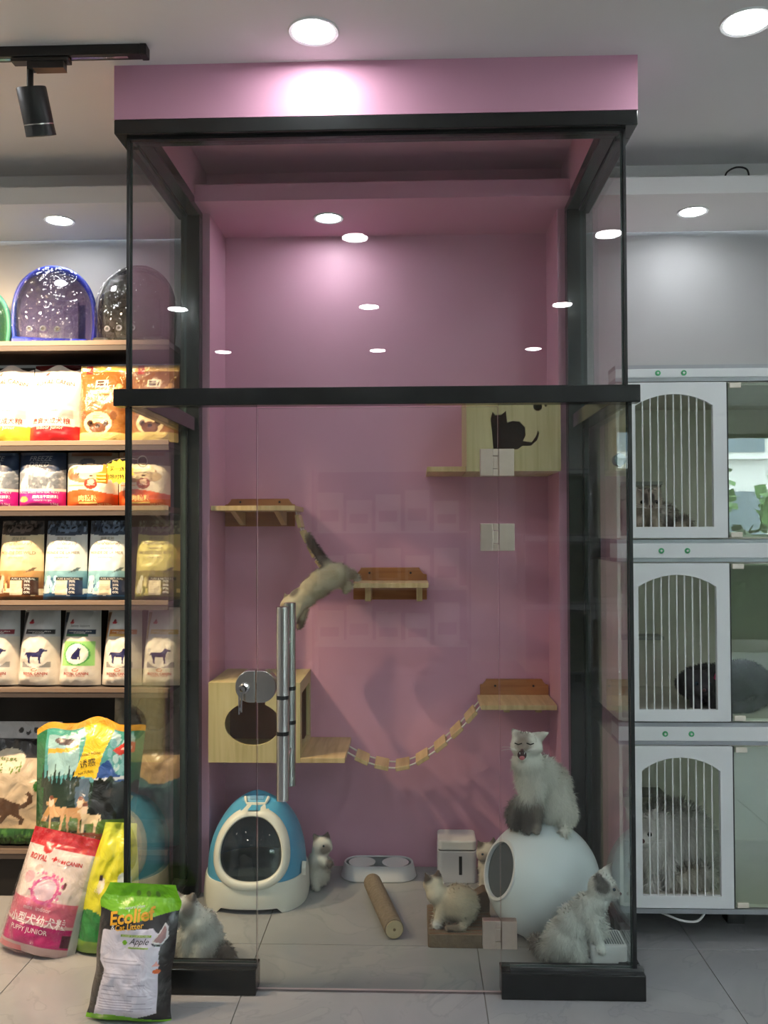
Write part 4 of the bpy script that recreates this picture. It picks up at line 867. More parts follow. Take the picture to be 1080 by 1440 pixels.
# ================================================================== INSIDE THE BOOTH
def wall_shelf(name, lab, x0, x1, zt, plate, yf, brackets, diag=False):
    """plank on a chamfered back plate; plate = (x0, x1, z0, z1, chamfer)"""
    t = thing(name, ((x0+x1)/2, 1.07, zt), lab, 'cat shelf', 'wooden cat shelves'); T = Matrix.Translation((-(x0+x1)/2, -1.07, -zt))
    a, b, c, d, ch = plate
    pts = [(a, c), (b, c), (b, d-ch), (b-ch*.5, d-ch*.9), (b-ch, d-ch*.3), (b-ch*1.1, d), (a+ch*1.1, d), (a+ch, d-ch*.3), (a+ch*.5, d-ch*.9), (a, d-ch)]
    p = MB().prism(pts, 1.060, 1.0775, axis='y').xf(T).build('back_plate', M_wooddk, t, bevel=0.001)
    MB().box(x0, x1, yf, 1.0595, zt-0.020, zt).xf(T).build('plank', M_wood, t, bevel=0.0015)
    for bx in brackets:
        if diag: mb = MB().prism([(1.0595, zt-0.0205), (1.0595, c+0.005), (1.04, c+0.005), (yf+0.05, zt-0.0205)], bx-0.011, bx+0.011, axis='x')
        else: mb = MB().box(bx-0.012, bx+0.012, yf+0.05, 1.0595, c+0.003, zt-0.0205)
        mb.xf(T).build('bracket', M_wood, t, bevel=0.001)
    for sx in (a+(b-a)*.22, a+(b-a)*.78):
        Mx = Matrix.Translation((sx, 1.0595, (zt+d)/2+0.005)) @ Matrix.Rotation(math.radians(90), 4, 'X')
        MB().lathe([(0.0005,0),(0.005,0),(0.004,0.002),(0.0005,0.002)], 12, mat4=Mx).xf(T).build('screw', M_tblack, p)
    return t
wall_shelf('cat_shelf', 'upper left wooden cat shelf with diagonal brackets above the rope bridge', -0.697, -0.356, 1.550, (-0.700, -0.394, 1.468, 1.588, 0.025), 0.78, (-0.62, -0.44), True)
wall_shelf('cat_shelf', 'wooden cat shelf in the middle of the pink wall', -0.128, 0.182, 1.232, (-0.140, 0.178, 1.150, 1.288, 0.030), 0.87, (-0.07, 0.145))
wall_shelf('cat_shelf', 'right wooden cat shelf above the adult cat', 0.392, 0.697, 0.742, (0.405, 0.697, 0.70, 0.808, 0.024), 0.83, (0.5, 0.63))
def cat_box(name, lab, x0, x1, y0, z0, z1, holes, dots=()):
    t = thing(name, ((x0+x1)/2, 1.077, z0), lab, 'cat house', 'wooden cat houses'); T = Matrix.Translation((-(x0+x1)/2, -1.077, -z0)); w = 0.014
    MB().plate([(x0, z0), (x1, z0), (x1, z1), (x0, z1)], holes, y0, y0+w).xf(T).build('front_panel', M_woodv, t)
    MB().box(x0, x0+w, y0+w, 1.077, z0, z1).xf(T).build('side_panel', M_woodv, t)
    # open slot in the right side
    MB().box(x1-w, x1, y0+w, y0+w+0.04, z0, z1).box(x1-w, x1, 1.03, 1.077, z0, z1).box(x1-w, x1, y0+w+0.04, 1.03, z1-0.05, z1).box(x1-w, x1, y0+w+0.04, 1.03, z0, z0+0.04).xf(T).build('side_panel', M_woodv, t)
    MB().box(x0+w, x1-w, y0+w, 1.077, z1-w, z1).xf(T).build('top_panel', M_woodv, t)
    MB().box(x0+w, x1-w, y0+w, 1.077, z0, z0+w).xf(T).build('bottom_panel', M_woodv, t)
    MB().box(x0+w, x1-w, 1.066, 1.077, z0+w, z1-w).xf(T).build('back_panel', M_darkwood, t)
    return t
def ellpts(cx, cz, rx, rz, n=28, a0=0, a1=360): return [(cx+rx*math.cos(math.radians(a0+(a1-a0)*i/n)), cz+rz*math.sin(math.radians(a0+(a1-a0)*i/n))) for i in range(n if a1-a0 == 360 else n+1)]
bowl = [p for p in ellpts(-0.517, 0.686, 0.110, 0.085, 40, 117, 423)] + [(-0.464, 0.779), (-0.570, 0.779)]
cat_box('cat_house', 'lower left wooden cat house with a fishbowl-shaped opening', -0.692, -0.328, 0.72, 0.534, 0.848, [bowl])
def cat_hole():
    px = [(693,579),(697,584),(706,583),(712,578),(714,594),(722,592),(731,593),(739,601),(740,612),(736,620),(748,622),(754,614),(757,606),(759,609),(756,619),(747,627),(735,627),(728,632),(694,631),(693,622),(692,606),(690,590)]
    return [(0.332+(u-656)*0.002774, 1.938-(v-571)*0.002835) for u, v in px]
cat_box('cat_house', 'upper right wooden cat house with a cat-shaped opening', 0.332, 0.701, 0.72, 1.680, 1.985, [cat_hole(), ellpts(0.612, 1.934, 0.018, 0.018, 18), ellpts(0.643, 1.938, 0.005, 0.005, 10)])
tag(MB().box(0.176, 0.3315, 0.76, 1.077, 1.682, 1.702).build('step_plank', M_wood, bevel=0.0015), 'short wooden step plank beside the upper right cat house', 'plank', 'wooden step planks')
tag(MB().box(-0.3275, -0.152, 0.72, 1.077, 0.534, 0.554).build('step_plank', M_wood, bevel=0.0015), 'short wooden step plank beside the lower left cat house', 'plank', 'wooden step planks')
def bridge(lab, path, n, y, wdt, plank_h, names='rope_bridge', skip=0):
    P = smoothpath([(x, y, z) for x, z in path], 12)
    t = thing(names, tuple(P[0]), lab, 'bridge', 'rope bridges'); T = Matrix.Translation(-P[0])
    for s in (-1, 1):
        for dz in (0,):
            MB().tube([p + Vector((0, s*wdt*.36, dz)) for p in P], 0.0036, 6).xf(T).build('rope', M_rope, t, smooth=True)
    L = [0]
    for i in range(1, len(P)): L.append(L[-1] + (P[i]-P[i-1]).length)
    for k in range(n):
        d = L[-1]*(k+0.7)/(n+0.4); i = next(i for i in range(len(L)) if L[i] >= d)
        c = P[i]; tg = (P[min(i+1, len(P)-1)] - P[i-1]).normalized(); ang = math.atan2(tg.z, tg.x)
        M = Matrix.Translation(c) @ Matrix.Rotation(-ang, 4, 'Y')
        MB().box(-plank_h/2, plank_h/2, -wdt/2, wdt/2, -0.0085, 0.0085).xf(T @ M).build('slat', M_wood, t, bevel=0.002)
bridge('short rope bridge hanging between the upper left and middle cat shelves', [(-0.372, 1.535), (-0.355, 1.47), (-0.325, 1.40), (-0.285, 1.325), (-0.235, 1.265), (-0.185, 1.215), (-0.155, 1.205), (-0.130, 1.215)], 6, 0.965, 0.11, 0.055)
bridge('long rope bridge sagging from the left step plank up to the right cat shelf', [(-0.155, 0.538), (-0.08, 0.500), (0.02, 0.475), (0.11, 0.488), (0.20, 0.54), (0.29, 0.615), (0.36, 0.69), (0.392, 0.727)], 7, 0.93, 0.14, 0.058)

# ---- litter box
def litter_box():
    cx, y0, y1 = -0.500, 0.585, 0.985
    t = thing('hooded_litter_box', (cx, (y0+y1)/2, 0), 'blue domed litter box with a white rimmed entrance and white tray', 'litter box'); t.scale = (1.06, 1.06, 1.06); t.location.x = -0.507
    T = Matrix.Translation((-cx, -(y0+y1)/2, 0))
    M_b = mat('sky_blue_plastic', rgb(84, 164, 206), 0.32, var=0.03); M_c = mat('cream_plastic', rgb(222, 222, 212), 0.35, var=0.02)
    n = 2.6
    def ring(z):
        s = (z-0.085)/(0.385-0.085); s = max(0, min(1, s))
        a = 0.182*(1-max(0, s-.15)**2.3/(.85**2.3))**.62 + 0.0; a *= 1-.10*s
        yf = y0+0.012 + 0.03*s + 0.13*max(0, s-.35)**2/(.65**2); yb = y1-0.01 - 0.05*s - 0.10*max(0, s-.5)**2/.25
        b = max(0.002, (yb-yf)/2)*(a/0.182 if s > .85 else 1) if s < .999 else 0.002
        return max(a, 0.002), b, (yf+yb)/2
    def pt(z, an):
        a, b, yc = ring(z); c, s = math.cos(an), math.sin(an)
        return (cx + a*math.copysign(abs(c)**(2/n), c), yc + b*math.copysign(abs(s)**(2/n), s), z)
    def yfront(x, z):
        a, b, yc = ring(z); q = min(.999, abs((x-cx)/a)); return yc - b*(1-q**n)**(1/n)
    N = 56; zs = [0.085+0.30*(i/30)**.9 for i in range(31)]; zs = [0.085+0.3*math.sin(i/30*math.pi/2) for i in range(31)]
    vs = [pt(z, 2*math.pi*j/N) for z in zs for j in range(N)]
    fs = [(i*N+j, i*N+(j+1)%N, (i+1)*N+(j+1)%N, (i+1)*N+j) for i in range(30) for j in range(N)]
    fs.append(tuple(30*N+j for j in range(N)))
    # leave the doorway open: drop hood faces inside the entrance outline
    ec, ez, rx, rz = cx+0.002, 0.216, 0.118, 0.112
    def egg(t_, k=1.0):
        c, s = math.cos(t_), math.sin(t_); w = rx*(1-0.16*s) ; return (ec + k*w*math.copysign(abs(c)**.85, c), ez + k*rz*math.copysign(abs(s)**.9, s))
    keep = []
    for f in fs:
        m = Vector((0,0,0))
        for i in f: m += Vector(vs[i])
        m /= len(f)
        inside = m.y < (y0+y1)/2-.03 and len(f) == 4 and abs(m.z-ez) < rz*1.09 and (lambda q: q < 1.09**2)(((m.x-ec)/(rx*(1-.16*(m.z-ez)/rz)))**2.2*1.0 + abs((m.z-ez)/rz)**2.2 if m.x >= ec else abs((m.x-ec)/(rx*(1-.16*(m.z-ez)/rz)))**2.2 + abs((m.z-ez)/rz)**2.2)
        if not inside: keep.append(f)
    MB().add(vs, keep).xf(T).build('hood', M_b, t, smooth='all')
    NT = 60
    # white entrance rim: flat band following the hood
    vs = []; K = [1.16, 1.17, 1.12, 0.98, 0.93, 0.93]; O = [-.004, .006, .012, .012, .004, -.012]
    for i in range(NT):
        for k, o in zip(K, O):
            x, z = egg(2*math.pi*i/NT, k); vs.append((x, yfront(x, z)-o, z))
    m = len(K); fs = [(i*m+j, ((i+1)%NT)*m+j, ((i+1)%NT)*m+(j+1)%m, i*m+(j+1)%m) for i in range(NT) for j in range(m)]
    MB().add(vs, fs).xf(T).build('entrance_rim', M_c, t, smooth='all')
    # smoky flap
    vs = [(ec, yfront(ec, ez)+0.004, ez)]; fs = []
    for r in range(1, 6):
        for i in range(NT):
            x, z = egg(2*math.pi*i/NT, .94*r/5); vs.append((x, yfront(x, z)+0.006, z))
    for i in range(NT): fs.append((0, 1+i, 1+(i+1)%NT))
    for r in range(4):
        for i in range(NT): fs.append((1+r*NT+i, 1+(r+1)*NT+i, 1+(r+1)*NT+(i+1)%NT, 1+r*NT+(i+1)%NT))
    fl = MB().add(vs, fs).xf(T).build('flap', glass('smoky_flap', tint=(0.22, 0.26, 0.28, 1), f0=0.06), t, smooth='all')
    # speckled sill inside
    MB().box(cx-.10, cx+.10, y0+0.035, y0+0.12, 0.10, 0.125).xf(T).build('sill', mat('speckled_sill', rgb(200, 206, 206), .6, var=.25, scale=160), t)
    # tray with foot cut-outs
    def tray(z, grow):
        return [pt(max(.086, .086), 2*math.pi*j/N) for j in range(N)]
    vs = []; lv = [(0.0, 1.035), (0.03, 1.05), (0.095, 1.02), (0.105, 1.0)]
    a, b, yc = ring(0.09)
    for z, g in lv:
        for j in range(N):
            p = pt(0.09, 2*math.pi*j/N); zz = z
            if z == 0.0 and abs(p[0]-cx) < 0.105: zz = 0.018
            vs.append((cx+(p[0]-cx)*g*1.02, yc+(p[1]-yc)*g, zz))
    fs = [(i*N+j, i*N+(j+1)%N, (i+1)*N+(j+1)%N, (i+1)*N+j) for i in range(3) for j in range(N)] + [tuple(3*N+j for j in range(N))]
    MB().add(vs, fs).xf(T).build('tray', M_c, t, smooth=True)
    # handle on the hood top
    hz = []
    for x, z in ((-.044, .368), (-.040, .358), (-.034, .349), (.034, .349), (.040, .358), (.044, .368)):
        zz = z-0.004; hz.append((cx+x, yfront(cx+x, zz)-0.006, zz))
    MB().tube(hz, 0.006, 8).xf(T).build('carry_handle', M_c, t, smooth=True)
    hp = [(-.028, .372), (-.026, .357), (.026, .357), (.028, .372)]
    MB().add([(cx+x, yfront(cx+x, z)-0.003, z) for x, z in hp] + [(cx+x, yfront(cx+x, z)+0.006, z) for x, z in hp], [(0,1,2,3),(7,6,5,4),(0,4,5,1),(1,5,6,2),(2,6,7,3),(3,7,4,0)]).xf(T).build('handle_recess', mat('deep_blue_plastic', rgb(58, 136, 184), .35), t)
    # side latch
    MB().prism([(0.70,.10),(0.74,.10),(0.74,.135),(0.72,.145),(0.70,.125)], cx+0.176, cx+0.192, axis='x').xf(T).build('side_latch', M_c, t, bevel=0.002)
litter_box()

# ---- white globe litter box
BC = Vector((0.577, 0.44, 0.201)); BR = 0.203
def globe():
    t = thing('globe_litter_box', (BC.x, BC.y, 0), 'large white spherical litter box with a dark oval entrance under the adult cat', 'litter box')
    ax = Vector((-.88, -.36, .31)).normalized(); R = ax.to_track_quat('Z', 'Y').to_matrix().to_4x4(); M = Matrix.Translation((0, 0, BC.z)) @ R
    th0 = math.radians(30); prof = []
    for i in range(41):
        th = math.pi - (math.pi-th0)*i/40; prof.append((max(.0005, BR*math.sin(th)), BR*math.cos(th)))
    r2 = BR-0.008
    prof += [(BR*math.sin(th0)-0.004, BR*math.cos(th0)+0.004), (r2*math.sin(th0)-.006, r2*math.cos(th0))]
    for i in range(1, 25):
        th = th0 + (math.pi-th0)*i/24*0.995; prof.append((max(.0005, r2*math.sin(th)), r2*math.cos(th)))
    M_g = mat('glossy_white_shell', rgb(222, 232, 236), 0.28, var=0.015)
    b = MB().lathe(prof, 64, mat4=M)
    b.v = [(x, y, max(z, 0.0)) for x, y, z in b.v]
    b.build('shell', M_g, t, smooth='all')
    rr = BR*math.sin(th0)
    MB().lathe([(rr-.010, BR*math.cos(th0)-.004), (rr+.002, BR*math.cos(th0)-.002), (rr+.000, BR*math.cos(th0)+.006), (rr-.009, BR*math.cos(th0)+.007)], 48, mat4=M, closed=True).build('entrance_rim', M_white, t, smooth=True)
    MB().lathe([(.0005, BR*math.cos(th0)-.012), (rr-.006, BR*math.cos(th0)-.012), (rr-.006, BR*math.cos(th0)-.008), (.0005, BR*math.cos(th0)-.006)], 40, mat4=M).build('entrance_flap', mat('dark_grey_flap', rgb(78, 84, 88), .5, var=.08), t)
    MB().lathe([(.060, 0.0), (.070, 0.0), (.068, .010), (.055, .012)], 40).build('foot_ring', M_white, t, smooth=True)
globe()

# ---- food bowl, fountain, log, scratch board, small device
def food_bowl():
    t = thing('double_food_bowl', (-0.03, 0.975, 0), 'white oblong double food bowl against the pink wall', 'bowl')
    def stad(L, r, n=12):
        p = []
        for i in range(n+1): a = math.radians(-90+180*i/n); p.append((L+r*math.cos(a), r*math.sin(a)))
        for i in range(n+1): a = math.radians(90+180*i/n); p.append((-L+r*math.cos(a), r*math.sin(a)))
        return p
    lv = [(0.0, .076), (.004, .080), (.055, .068), (.060, .066), (.060, .060), (.056, .058)]; vs = []; n = 26
    for z, r in lv: vs += [(x, y, z) for x, y in stad(.078, r)]
    fs = [(i*n+j, i*n+(j+1)%n, (i+1)*n+(j+1)%n, (i+1)*n+j) for i in range(len(lv)-1) for j in range(n)] + [tuple(range(n))[::-1]]
    M_bw = mat('translucent_white_plastic', rgb(214, 216, 222), .3)
    MB().add(vs, fs).build('body', M_bw, t, smooth=True)
    for s in (-1, 1):
        MB().lathe([(.056, .057), (.053, .052), (.040, .022), (.0005, .018)], 28, mat4=Matrix.Translation((s*.070, 0, 0))).build('dish', M_white, t, smooth=True)
        MB().ell((s*.070, 0, .024), (.034, .034, .008)).build('kibble', mat('brown_kibble', rgb(120, 84, 56), .9, var=.4, scale=120, bump=.8, bscale=120), t, smooth=True)
food_bowl()
def fountain():
    t = thing('pet_water_fountain', (0.296, 0.975, 0), 'white box-shaped pet water fountain with a black slot in its front', 'fountain')
    M_p = mat('grey_white_plastic', rgb(204, 206, 214), .35)
    MB().rbox(-.080, .080, -.075, .075, 0, .130, .018).build('tank', M_p, t, bevel=0.003)
    MB().rbox(-.079, .079, -.074, .074, .1325, .172, .018).build('lid', M_white, t, bevel=0.006)
    MB().rbox(-.077, .077, -.072, .072, .130, .1325, .018).build('lid_gap', M_seal, t)
    MB().rbox(.006, .020, -.0765, -.070, .035, .110, .003).build('level_slot', M_tblack, t)
fountain()
def log():
    a = Vector((-0.050, 0.815, 0.036)); b = Vector((0.048, 0.395, 0.036)); d = (b-a).normalized()
    t = thing('scratching_log', (a+b)/2 - Vector((0, 0, .036)), 'brown rope-wrapped scratching log lying on the booth floor', 'log'); O = t.location.copy()
    N = 60; pts = [a + (b-a)*i/N - O for i in range(N+1)]; rs = [0.034 + 0.0016*math.sin(i*2.1) for i in range(N+1)]
    MB().tube(pts, rs, 20).build('sisal_wrap', mat('sisal', rgb(130, 116, 98), .9, var=.15, scale=80, bump=.6, bscale=140), t, smooth=True)
    e = b - O
    MB().tube([e - d*.001, e + d*.004], 0.031, 20).build('end_cap', mat('pale_wood_end', rgb(196, 178, 142), .7, var=.1, scale=30), t)
    MB().tube([e + d*.004, e + d*.006], 0.005, 10).build('end_bolt', mat('end_bolt', rgb(120, 96, 66), .6), t)
log()
def scratcher():
    t = thing('scratch_board', (0.278, 0.46, 0), 'brown corrugated cardboard scratch lounge under the round kitten', 'scratcher')
    M_cb = mat('corrugated_cardboard', rgb(122, 106, 86), .9, var=.18, scale=30, stretch=(1, 14, 1), bump=.5, bscale=60)
    MB().rbox(-.112, .118, -.125, .125, 0.0, .046, .010).build('base', M_cb, t, bevel=0.002)
    pr = [(.020, .0465), (.118, .0465), (.118, .118), (.095, .122), (.06, .10)]
    MB().prism([(x, z) for x, z in pr], .060, .1245, axis='y').build('raised_end', mat('dark_cardboard', rgb(100, 84, 68), .9, var=.15), t, bevel=0.002)
    for i in range(9):
        y = -.118 + i*.0265
        MB().box(-.106, .112, y, y+.002, .0462, .0475).build('flute', M_darkwood, t)
scratcher()
def device():
    t = thing('air_purifier', (0.800, 0.0, 0), 'small white grille-topped device in the right front corner of the booth', 'device')
    t.location = (0.733, 0.148, 0.066)
    MB().rbox(-.052, .062, -.060, .060, .004, .062, .012).build('case', M_white, t, bevel=0.004)
    for i in range(13): MB().box(-.044+i*.0078, -.040+i*.0078, -.045, .048, .0618, .0632).build('grille_slot', mat('grille_grey', rgb(120, 128, 130), .5), t)
    MB().rbox(-.020, .050, -.050, .050, -.066, .004, .010).build('added_dark_prop', M_tblack, t)  # added black prop, standing in for the dark beam and shade underneath
    MB().tube(smoothpath([(-.050,-.04,.010),(-.068,-.045,.004),(-.078,-.052,-.02),(-.080,-.056,-.050)]), .0028, 6).build('power_cord', M_white, t, smooth=True)
device()
Mx = Matrix.Translation((0.781, 0.30, 0.105)) @ Matrix.Rotation(math.radians(-90), 4, 'Y')
tag(MB().lathe([(.0005, 0), (.030, 0), (.030, .006), (.022, .010), (.0005, .010)], 24, mat4=Mx).build('suction_disc', mat('grey_rubber', rgb(120, 116, 116), .5), smooth=True), 'round grey rubber disc stuck to the right side glass', 'disc')

# ================================================================== CATS
M_fur = attr_mat('cat_fur', 0.85, sheen=0.15)
M_eye = mat('cat_eye_blue', rgb(60, 80, 96), .08, var=.2); M_pup = mat('cat_pupil', rgb(12, 12, 14), .1); M_nose = mat('cat_nose', rgb(96, 66, 66), .4); M_mouth = mat('cat_mouth', rgb(60, 18, 20), .5); M_tongue = mat('cat_tongue', rgb(196, 110, 116), .4); M_whisk = mat('cat_whisker', rgb(235, 235, 235), .4)
CREAM = (224, 220, 208); WHITE = (232, 232, 228); POINT = (92, 80, 74); TAUPE = (150, 136, 122)
def cat(label, loc, blobs, chains, cones, tints, base, voxel=0.0065, furlen=0.016, nfur=5000, seed=1, droop=0.5, group='cats and kittens', eyes=(), nose=None, extra=None, rz=0.0, name='cat', scale=1.0, flow=(0,0,-1), smooth_it=6):
    """one continuous body: blobs (x,y,z,rx,ry,rz), chains [(x,y,z,r)...], ear cones (base, tip, r); tints (x,y,z,R,colour,strength)"""
    t = thing(name, loc, label, 'cat', group, rot=(0, 0, rz)); t.scale = (scale, scale, scale)
    bm = bmesh.new()
    def ball(c, r):
        M = Matrix.Translation(c) @ Matrix.Diagonal((r[0], r[1], r[2], 1)); bmesh.ops.create_icosphere(bm, subdivisions=3, radius=1.0, matrix=M)
    for x, y, z, a, b, c in blobs: ball((x, y, z), (a, b, c))
    for ch in chains:
        for (p, q) in zip(ch[:-1], ch[1:]):
            P, Q = Vector(p[:3]), Vector(q[:3]); L = (Q-P).length; n = max(2, int(L/(0.4*min(p[3], q[3])))+1)
            for i in range(n+1):
                f = i/n; r = p[3]*(1-f)+q[3]*f; M = Matrix.Translation(P.lerp(Q, f)) @ Matrix.Scale(r, 4); bmesh.ops.create_icosphere(bm, subdivisions=2, radius=1.0, matrix=M)
    for base_, tip, r in cones:
        B, Tp = Vector(base_), Vector(tip); d = Tp-B; n = 9
        for i in range(n+1):
            f = i/n; rr = max(r*(1-f)**.85, 0.0045); M = Matrix.Translation(B + d*f) @ Matrix.Scale(rr, 4) ; bmesh.ops.create_icosphere(bm, subdivisions=2, radius=1.0, matrix=M)
    me0 = bpy.data.meshes.new('raw'); bm.to_mesh(me0); bm.free(); o = bpy.data.objects.new('raw', me0); COL.objects.link(o)
    rm = o.modifiers.new('r', 'REMESH'); rm.mode = 'VOXEL'; rm.voxel_size = voxel
    sm = o.modifiers.new('s', 'SMOOTH'); sm.factor = 0.5; sm.iterations = smooth_it
    dg = bpy.context.evaluated_depsgraph_get(); me = bpy.data.meshes.new_from_object(o.evaluated_get(dg), depsgraph=dg)
    bpy.data.objects.remove(o); bpy.data.meshes.remove(me0); me.name = 'body'
    nv = len(me.vertices); co = np.zeros(nv*3); me.vertices.foreach_get('co', co); co = co.reshape(-1, 3)
    R = np.random.RandomState(seed)
    def colour(P):
        C = np.zeros((len(P), 3)); C[:] = rgb(*base)[:3]
        for x, y, z, r, c, st in tints:
            rr = r if isinstance(r, (tuple, list)) else (r, r, r)
            d = np.sqrt((((P-np.array([x, y, z]))/np.array(rr))**2).sum(1)); w = np.clip((1.25-d)/0.55, 0, 1)*st; w = (w*w*(3-2*w))[:, None] if st >= .999 else w[:, None]
            C = C*(1-w) + np.array(rgb(*c)[:3])*w
        return C
    cols = colour(co)
    at = me.color_attributes.new('Col', 'FLOAT_COLOR', 'POINT'); at.data.foreach_set('color', np.hstack([cols, np.ones((nv, 1))]).astype(np.float32).ravel())
    me.materials.clear(); me.materials.append(M_fur); me.polygons.foreach_set('use_smooth', [True]*len(me.polygons)); me.update()
    body = bpy.data.objects.new('body', me); COL.objects.link(body); body.parent = t
    # fur: thin blades lying along the coat
    if nfur:
        nfur = int(nfur*1.7)
        me.calc_loop_triangles(); tr = np.zeros(len(me.loop_triangles)*3, dtype=np.int32); me.loop_triangles.foreach_get('vertices', tr); tr = tr.reshape(-1, 3)
        vn = np.zeros(nv*3); me.vertices.foreach_get('normal', vn); vn = vn.reshape(-1, 3)
        A, Bv, Cv = co[tr[:, 0]], co[tr[:, 1]], co[tr[:, 2]]; ar = np.linalg.norm(np.cross(Bv-A, Cv-A), axis=1); ix = R.choice(len(tr), nfur, p=ar/ar.sum())
        w = R.dirichlet((1, 1, 1), nfur); P = A[ix]*w[:, :1] + Bv[ix]*w[:, 1:2] + Cv[ix]*w[:, 2:]
        N = vn[tr[ix, 0]]*w[:, :1] + vn[tr[ix, 1]]*w[:, 1:2] + vn[tr[ix, 2]]*w[:, 2:]; N /= np.linalg.norm(N, axis=1)[:, None]+1e-9
        g = np.array(flow, float); g = g/np.linalg.norm(g); tang = g - N*(N@g)[:, None]
        D = N*(1-droop)*0.9 + tang*droop*1.2 + R.normal(0, .28, (nfur, 3)); D /= np.linalg.norm(D, axis=1)[:, None]
        L = furlen*R.uniform(.5, 1.25, nfur)
        # short coat around face and paws
        for x, y, z, r, c, st in tints:
            if st == 0.0:
                d = np.linalg.norm(P-np.array([x, y, z]), axis=1); L = L*np.clip(.28+.72*(d/r-.75)/.5, .28, 1)
        Sd = np.cross(D, N); Sd /= np.linalg.norm(Sd, axis=1)[:, None]+1e-9; wd = (furlen*.034+.0005)*R.uniform(.7, 1.3, nfur)
        b0 = P - Sd*wd[:, None] - N*.001; b1 = P + Sd*wd[:, None] - N*.001; tip = P + D*L[:, None] + g*(L*.15)[:, None]; midp = P + D*(L*.55)[:, None]
        V = np.stack([b0, b1, midp + Sd*(wd*.7)[:, None], tip, midp - Sd*(wd*.7)[:, None]], 1).reshape(-1, 3)
        F = [(5*i, 5*i+1, 5*i+2, 5*i+4) for i in range(nfur)] + [(5*i+4, 5*i+2, 5*i+3) for i in range(nfur)]
        fm = bpy.data.meshes.new('fur'); fm.from_pydata(V.tolist(), [], F)
        fc = colour(P)*R.uniform(.86, 1.10, (nfur, 1)); fc = np.repeat(np.clip(fc, 0, 1), 5, 0)
        a2 = fm.color_attributes.new('Col', 'FLOAT_COLOR', 'POINT'); a2.data.foreach_set('color', np.hstack([fc, np.ones((len(fc), 1))]).astype(np.float32).ravel())
        fm.materials.append(M_fur); fm.polygons.foreach_set('use_smooth', [True]*len(fm.polygons)); fm.update()
        try: fm.normals_split_custom_set_from_vertices(np.repeat(N, 5, 0).tolist())
        except Exception: pass
        fo = bpy.data.objects.new('fur', fm); COL.objects.link(fo); fo.parent = t; fo['kind'] = 'stuff'
    for e in eyes:
        x, y, z, r = e[:4]; d = Vector(e[4]).normalized(); m_ = e[5] if len(e) > 5 else M_eye
        eo = MB().ell((x, y, z), r, 14, 10).build('eye', m_, t, smooth='all')
        if m_ is M_eye: MB().ell(Vector((x, y, z))+d*r*.55, (r*.55, r*.55, r*.6), 10, 8).build('pupil', M_pup, eo, smooth='all')
    if nose: MB().ell(nose[:3], nose[3], 12, 8).build('nose', M_nose, t, smooth='all')
    if extra: extra(t)
    return t

# -- adult cat sitting on the globe, mouth open, looking up to the left
def adult():
    zt = BC.z + BR
    def ex(t):
        MB().ell((-.083, -.086, .283), (.017, .012, .017), 16, 10).build('open_mouth', M_mouth, t, smooth='all')
        MB().ell((-.084, -.094, .275), (.010, .007, .009), 14, 10).build('tongue', M_tongue, t, smooth='all')
        for s in (-1, 1): MB().tube([(-.084+s*.009, -.098, .295), (-.084+s*.008, -.098, .288)], [.0022, .0006], 6).build('fang', M_white, t)
        w = MB()
        for s, k in ((-1, 1), (-1, 0), (1, 1), (1, 0)):
            w.tube(smoothpath([(-.083+s*.02, -.088, .300), (-.083+s*.05, -.095, .306+k*.008), (-.083+s*.075, -.09, .300+k*.012)], 4), .0006, 5)
        w.build('whiskers', M_whisk, t)
        for s in (-1, 1): MB().tube([(-.074+s*.022-.013, -.079, .325), (-.074+s*.022, -.085, .321), (-.074+s*.022+.013, -.079, .324)], .0022, 6).build('closed_eyelid', M_pup, t)
    cat('adult cream and grey long-haired cat sitting on the white globe with its mouth open', (BC.x, BC.y, zt-.012),
        blobs=[(.045, .035, .075, .083, .088, .085), (.050, .045, .135, .068, .075, .080), (.012, .02, .175, .062, .062, .075), (-.040, -.015, .185, .062, .058, .080), (-.052, -.022, .240, .062, .056, .050), (-.060, -.028, .303, .060, .052, .050), (-.078, -.066, .298, .027, .026, .022), (-.080, -.068, .268, .020, .018, .010), (.085, .0, .045, .048, .055, .048), (-.045, -.055, .300, .045, .03, .025)],
        chains=[[(-.028, -.055, .16, .032), (-.026, -.070, .09, .024), (-.030, -.078, .025, .019), (-.032, -.092, .012, .018)], [(-.062, -.04, .15, .030), (-.060, -.060, .08, .023), (-.062, -.070, .005, .018)], [(.10, .02, .03, .022), (.07, -.075, .0, .018)],
                [(.06, .10, .03, .028), (-.03, .075, .02, .032), (-.088, .0, .018, .038), (-.098, -.035, .050, .042), (-.088, -.040, .090, .030)]],
        cones=[((-.092, -.022, .338), (-.112, -.012, .366), .022), ((-.022, -.018, .328), (.032, -.010, .352), .025)],
        tints=[(-.080, -.085, .322, (.034, .04, .030), (138, 120, 106), .85), (-.078, -.055, .350, (.030, .04, .018), (132, 116, 104), .7), (-.012, -.02, .335, .028, (190, 180, 168), .6), (-.105, 0, .365, .022, POINT, .8), (-.028, -.08, .05, (.032, .05, .075), (118, 108, 100), .95), (-.062, -.07, .03, (.03, .04, .075), (92, 84, 78), .95), (-.085, -.02, .05, (.07, .08, .075), (88, 80, 74), 1.0), (.06, .06, .19, (.05, .06, .04), (176, 160, 146), .7), (-.065, -.04, .315, .085, WHITE, 0.0), (.01, -.01, .355, .05, WHITE, 0.0), (-.03, -.09, .02, .04, WHITE, 0.0)],
        base=(232, 230, 220), furlen=.022, nfur=12000, scale=.95, seed=2, droop=.62, nose=(-.084, -.096, .302, .0065), extra=ex)
adult()

